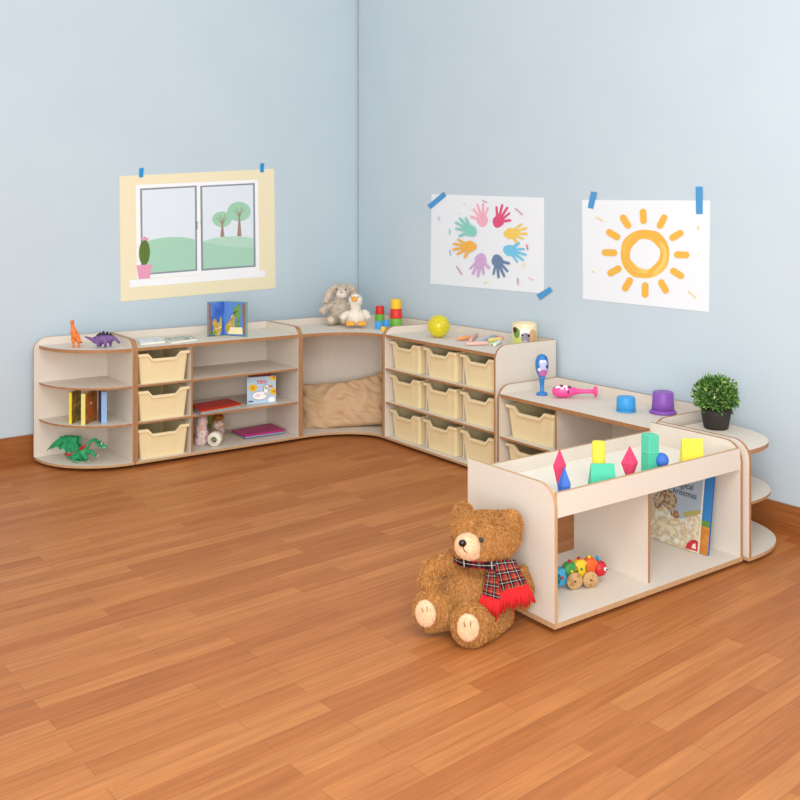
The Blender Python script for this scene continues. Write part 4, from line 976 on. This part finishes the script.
# ------------------------------------------------------------------ caterpillar pull toy
def caterpillar():
    r = V('toy_caterpillar', 579.8, 586.2, .0185, 'wooden rainbow toy caterpillar on wheels in the left compartment of play unit', 'toy'); k = r.k
    WD = noisy('raw_wood', ['#b98e5c', '#c9a473', '#a27a4c'], (1, 1, 1), 40, .6, .3)
    col = {'teal': '#2f8f7c', 'blue': '#44a5d3', 'green': '#3f9a4a', 'yellow': '#f0c62f', 'orange': '#e8612c', 'red': '#c5202c'}
    ang = .25; M = Matrix.Rotation(ang, 4, 'Z'); R90 = Matrix.Rotation(PI/2, 4, 'Y')
    ax = Vector((math.cos(ang), math.sin(ang), 0)); nf = Vector((math.sin(ang), -math.cos(ang), 0))
    def disc(s, zc, rad, t, cm, nm='segment', hub=None):   # rounded wooden disc, axle across the body
        m = MB(); c = ax*s*k+Vector((0, 0, zc*k)); Rm = Matrix.Rotation(ang, 4, 'Z') @ Matrix.Rotation(PI/2, 4, 'X')
        m.lathe([(.1*k, -t*k), (rad*.86*k, -t*k), (rad*k, -t*.7*k), (rad*k, t*.7*k), (rad*.86*k, t*k), (.1*k, t*k)], cm, c, 26, Rm, False, False)
        o = m.build(nm, r.root)
        if hub:
            h = MB(); h.lathe([(1.6*k, 0), (1.4*k, .7*k), (.1*k, .9*k)], hub, c+nf*(t*k), 12, Rm, False, False); h.build('knob', o)
        return o, c
    cm = lambda c: mat('toy_'+c, col[c], .4, .4)
    segs = [(-29, 11.5, 8, 'teal', 'green'), (-21, 12, 8.7, 'blue', 'red'), (-10.5, 17, 8.4, 'green', 'yellow'), (0, 18.6, 8.7, 'yellow', 'green'), (11, 19, 8.7, 'orange', None)]
    for s, zc, rad, c, hb in segs: disc(s, zc, rad, 4.2, cm(c), 'body_segment', cm(hb) if hb else None)
    m = MB(); c = ax*21*k+Vector((0, 0, 16*k)); m.ell(c, (8*k, 7.6*k, 8*k), cm('red'), nu=24, nv=16); hd = m.build('head', r.root)
    e = MB(); ec = c+nf*6.6*k+ax*3.4*k+Vector((0, 0, 1.2*k)); e.ell(ec, (2.0*k, 1.4*k, 2.0*k), mat('eye_white', '#f4f2ec', .4, .4)); ey = e.build('eye', hd)
    e = MB(); e.ell(c+nf*7.6*k+ax*4.2*k+Vector((0, 0, 1.1*k)), (1.1*k, .8*k, 1.1*k), mat('black_gloss', '#15130f')); e.build('pupil', hd)
    for dx, dn in ((-1, 2), (-1, -2.5)):
        e = MB(); b0 = c+ax*dx*k+nf*dn*k+Vector((0, 0, 6.9*k)); e.tube([b0, b0+Vector((0, 0, 3*k))], .6*k, cm('blue'), n=8); e.ell(b0+Vector((0, 0, 3.6*k)), (1.6*k,)*3, cm('blue')); e.build('antenna', hd)
    for s, zt, c_ in ((-11, 26, 'red'), (-1, 27.8, 'red'), (10, 28.4, 'yellow')):
        e = MB(); e.ell(ax*s*k+Vector((0, 0, zt*k)), (1.9*k,)*3, cm(c_)); e.build('knob', r.root)
    for s, rad in ((-8.5, 8.4), (8.5, 8.1)):
        for sd in (1, -1):
            m = MB(); c = ax*s*k+nf*(sd*6.2*k)+Vector((0, 0, rad*k)); Rm = Matrix.Rotation(ang, 4, 'Z') @ Matrix.Rotation(PI/2, 4, 'X')
            m.lathe([(.1*k, -1.5*k), (rad*.92*k, -1.5*k), (rad*k, -1*k), (rad*k, 1*k), (rad*.92*k, 1.5*k), (.1*k, 1.5*k)], WD, c, 28, Rm, False, False); w = m.build('wheel', r.root)
            h = MB(); h.lathe([(1.3*k, 0), (1.1*k, .5*k), (.1*k, .6*k)], mat('axle_end', '#7a4a30', .5, .3), c+nf*(sd*1.5*k), 12, Rm if sd > 0 else Rm @ Matrix.Rotation(PI, 4, 'X'), False, False); h.build('axle', w)
caterpillar()

# ------------------------------------------------------------------ teddy bear
def tartan():
    m = mat('red_tartan', '#a81f2b', .85, .1); nt = m.node_tree; N = nt.nodes; L = nt.links; b = N['Principled BSDF']
    uv = N.new('ShaderNodeUVMap'); sx = N.new('ShaderNodeSeparateXYZ'); L.new(uv.outputs[0], sx.inputs[0])
    def ma(op, a, bb=None):
        n = N.new('ShaderNodeMath'); n.operation = op
        for i, x in enumerate((a, bb)):
            if x is None: continue
            if isinstance(x, (int, float)): n.inputs[i].default_value = x
            else: L.new(x, n.inputs[i])
        return n.outputs[0]
    def stripe(ch, lo, hi):
        f = ma('FRACT', ch); return ma('MULTIPLY', ma('GREATER_THAN', f, lo), ma('LESS_THAN', f, hi))
    cur = None; base = lin('#a81c28')
    def mix(fac, col, prev, amt=1):
        n = N.new('ShaderNodeMix'); n.data_type = 'RGBA'
        L.new(ma('MULTIPLY', fac, amt), n.inputs['Factor'])
        if prev is None: n.inputs['A'].default_value = base
        else: L.new(prev, n.inputs['A'])
        n.inputs['B'].default_value = lin(col); return n.outputs['Result']
    for ch in (sx.outputs[0], sx.outputs[1]):
        cur = mix(stripe(ch, .08, .5), '#141a22', cur, .86)
    for ch in (sx.outputs[0], sx.outputs[1]):
        cur = mix(stripe(ch, .27, .315), '#d9d6cc', cur, .6); cur = mix(stripe(ch, .72, .77), '#2f5a4a', cur, .8); cur = mix(stripe(ch, .9, .93), '#d8c46a', cur, .5)
    L.new(cur, b.inputs['Base Color']); return m
def bear():
    r = V('teddy_bear', 465, 646, FZ+.0005, 'brown furry teddy bear in tartan scarf sitting on the floor by the play unit', 'teddy bear'); k = r.k; Q = r.Q
    F0 = noisy('bear_fur', ['#c08548', '#c89054', '#b57a3f'], (1, 1, 1), 22, .9, .05); F1 = mat('bear_fur_light', '#cf9f68', .9, .05); F2 = mat('bear_fur_dark', '#b1783e', .9, .05)
    PC = noisy('peach_plush', ['#ecc6a0', '#f0cfab'], (1, 1, 1), 60, .95, .05)
    FM = [F0, F1, F2]
    m = MB()
    r.E(m, 486, 537, 38, 34, 26, 30, F0); r.E(m, 500, 534, 44, 22, 23, 24, F0); r.E(m, 478, 549, 26, 25, 16, 20, F0); r.E(m, 468, 530, 34, 17, 19, 20, F0)
    r.E(m, 483, 586, 46, 35, 34, 32, F0); r.E(m, 471, 591, 30, 26, 29, 22, F0); r.E(m, 481, 564, 44, 29, 15, 24, F0)
    r.T(m, [(460, 560, 42), (446, 563, 42), (431, 571, 38), (427, 581, 32), (437, 588, 24)], [11, 11.5, 11.5, 10.5, 9], F0, n=16)
    r.T(m, [(515, 570, 52), (523, 588, 46), (519, 605, 32)], [12, 11, 10], F0, n=16)
    r.T(m, [(466, 608, 42), (448, 611, 32), (436, 611, 26)], [17, 17, 18], F0, n=16); r.E(m, 433, 609.5, 24, 20, 22, 14, F0)
    r.T(m, [(500, 610, 44), (486, 620, 22), (474, 625, 6)], [17, 18, 18], F0, n=16); r.E(m, 471, 624.5, 1, 20, 22, 14, F0)
    body = organic(m, .0062, 3)
    vs = body.vertices
    zc = np.zeros(len(vs)*3); vs.foreach_get('co', zc); zc = zc.reshape(-1, 3); zc[:, 2] = np.maximum(zc[:, 2], .004); vs.foreach_set('co', zc.ravel()); body.update()
    fb = furry(body, 60000, .0125, .0018, (0, 0, -1), .5, 8, FM)
    nvv = len(fb.vertices); zc = np.zeros(nvv*3); fb.vertices.foreach_get('co', zc); zc = zc.reshape(-1, 3); zc[:, 2] = np.maximum(zc[:, 2], .0005)
    wx = r.o.x+zc[:, 0]*RT.x+zc[:, 1]*FW.x; zc[:, 1] -= np.maximum(0, wx-(X6-.002))/FW.x; fb.vertices.foreach_set('co', zc.ravel())
    link('body', fb, r.root)
    for c, rad in (((463.5, 512.5, 42), (9.5, 9.5, 6)), ((511, 526, 34), (11.5, 17, 8))):
        e = MB(); r.E(e, *c, *rad, F0); link('ear', furry(organic(e, .005, 2), 2600, .014, .0016, (0, 0, -1), .6, 9, FM), r.root)
    e = MB(); r.E(e, 467.5, 546, 10, 13, 12.6, 13, PC); r.E(e, 471, 552, 12, 10, 8, 11, PC)
    mz = link('muzzle', furry(organic(e, .004, 3), 3500, .005, .0012, (0, 0, -1), .6, 10), r.root)
    BKG = mat('black_gloss', '#15130f')
    e = MB(); r.E(e, 462.5, 543.2, -1.8, 3.9, 3.6, 3, BKG); e.build('nose', r.root)
    e = MB(); r.T(e, [(463, 547, -2.8), (464.6, 551, -3), (468, 553.5, -2), (472, 552.5, -1)], [.5, .5, .5, .4], mat('mouth_thread', '#8a5a3c', .8, .1), n=6); e.build('mouth', r.root)
    for u, v, dd in ((481.2, 540, 3.5), (453.6, 537, 30)):
        e = MB(); r.E(e, u, v, dd, 2.3, 2.5, 2, mat('dark_eye', '#1d2420', .15, .6)); e.build('eye', r.root)
    for u, v, dd, a in ((425.5, 613.5, 9.5, .38), (468, 627.5, -13, .1)):
        e = MB(); Rz = Matrix.Rotation(-a, 3, 'Z'); r.E(e, u, v, dd, 11, 13.6, 4.5, PC, Rz); s_ = link('foot_sole', furry(organic(e, .004, 2), 2200, .005, .0012, (0, 0, -1), .6, 12), r.root)
    ST = mat('sole_stitch', '#b98d63', .9, .05)
    for p_, q_, dd in (((421.5, 608), (423, 612), 4.5), ((427, 606.5), (427.5, 611), 4.6), ((464, 622), (465, 626.5), -18.2), ((470.5, 621.5), (470.5, 626), -18.2)):
        e = MB(); r.T(e, [(p_[0], p_[1], dd), (q_[0], q_[1], dd)], [.6, .6], ST, n=6); e.build('stitch', r.root)
    # scarf: neck band, two tails, fringe
    TA = tartan(); FR = mat('red_fringe', '#cf2b2f', .85, .1)
    sc = MB(); n = 30; top = []; bot = []
    for i in range(n+1):
        a = -PI*.5+2*PI*i/n; u = 481+26*math.cos(a); dd = 36+31*math.sin(a)
        t = .5+.5*math.cos(a+PI/2-.1)
        v0 = 563.5+(u-482)*.06; top.append(Q(u, v0-3.2-(dd-11)*.22, dd)); bot.append(Q(u+.5, v0+4.6-(dd-11)*.22, dd-3))
    for i in range(n):
        sc.poly([bot[i], bot[i+1], top[i+1], top[i]], TA, True, [(i*.16, 0), (i*.16+.16, 0), (i*.16+.16, .6), (i*.16, .6)])
    band = sc.build('scarf', r.root)
    md = band.modifiers.new('thickness', 'SOLIDIFY'); md.thickness = .006; md.offset = 1
    def tail(c4, uvw, uvh, seed):
        t = MB(); nx, ny = 10, 14; G = {}
        for j in range(ny+1):
            for i in range(nx+1):
                a = i/nx; b = j/ny
                p = (1-b)*((1-a)*np.array(c4[0])+a*np.array(c4[1]))+b*((1-a)*np.array(c4[3])+a*np.array(c4[2]))
                p[2] += -2.6*math.sin(PI*b)-1.5*math.sin(a*PI*2+b*2+seed)*(.3+.7*b)
                G[i, j] = t.add([Q(*p)])
        for j in range(ny):
            for i in range(nx):
                uv = [(x/nx*uvw, y/ny*uvh) for x, y in ((i, j), (i+1, j), (i+1, j+1), (i, j+1))]
                t.face((G[i, j], G[i, j+1], G[i+1, j+1], G[i+1, j]), TA, True, [uv[0], uv[3], uv[2], uv[1]])
        o = t.build('scarf_tail', band); s = o.modifiers.new('thickness', 'SOLIDIFY'); s.thickness = .005; s.offset = 0; return o
    def fringe(o, a, b, da, db, nn, seed):
        g = random.Random(seed); f = MB()
        for i in range(nn):
            t = (i+.5)/nn; p = np.array(a)*(1-t)+np.array(b)*t; d = np.array(da)*(1-t)+np.array(db)*t; j = g.uniform(-1.2, 1.2); ln = g.uniform(.82, 1.08)
            dd0 = -1.5*math.sin(t*PI*2+2+seed)
            f.tube([Q(p[0], p[1]-1, p[2]+dd0), Q(p[0]+d[0]*.5*ln+j*.4, p[1]+d[1]*.5*ln, p[2]+d[2]*.5+dd0-g.random()), Q(p[0]+d[0]*ln+j, p[1]+d[1]*ln, p[2]+d[2]+dd0)], [1.2*k, 1.15*k, .7*k], FR, n=6)
        f.build('fringe', o)
    t1 = tail([(489, 565, 10), (498, 562, 12), (501, 601, 6), (482.5, 595, 4)], 2.1, 3.6, 0)
    fringe(t1, (482.5, 595, 4), (501, 601, 6), (-7, 13, -1), (-4, 20, -1), 17, 0)
    t2 = tail([(494, 561, 9), (515, 559.5, 20), (527.5, 585, 18), (501, 592, 4)], 2.8, 3.1, 1)
    fringe(t2, (501, 592, 4), (527.5, 585, 18), (-.5, 22, -2), (9.5, 17.5, -3), 24, 1)
bear()

# ------------------------------------------------------------------ light
w = bpy.data.worlds.new('world'); S.world = w; w.use_nodes = True
bg = w.node_tree.nodes['Background']; bg.inputs[0].default_value = (1.0, .99, .98, 1); bg.inputs[1].default_value = .8
def area(name, loc, to, size, power, col=(1, 1, 1)):
    l = bpy.data.lights.new(name, 'AREA'); l.shape = 'RECTANGLE'; l.size, l.size_y = size; l.energy = power; l.color = col
    o = bpy.data.objects.new(name, l); COL.objects.link(o); o.location = loc
    o.rotation_euler = (Vector(to)-Vector(loc)).to_track_quat('-Z', 'Y').to_euler(); return o
area('low_front_fill', (-3.4, -6.4, 1.45), (.3, -1.2, .55), (3.6, 2.2), 165, (1, .985, .96))  # unseen area light added behind the camera to fill the shelf interiors
area('overhead_front_fill', (-.9, -4.5, 2.9), (.0, -2.2, 0), (2.2, 1.6), 62, (1, .98, .96))  # unseen area light added overhead to brighten the front of the floor
S.view_settings.view_transform = 'Standard'; S.view_settings.look = 'None'; S.view_settings.exposure = .1; S.view_settings.gamma = 1
S.view_settings.use_curve_mapping = False
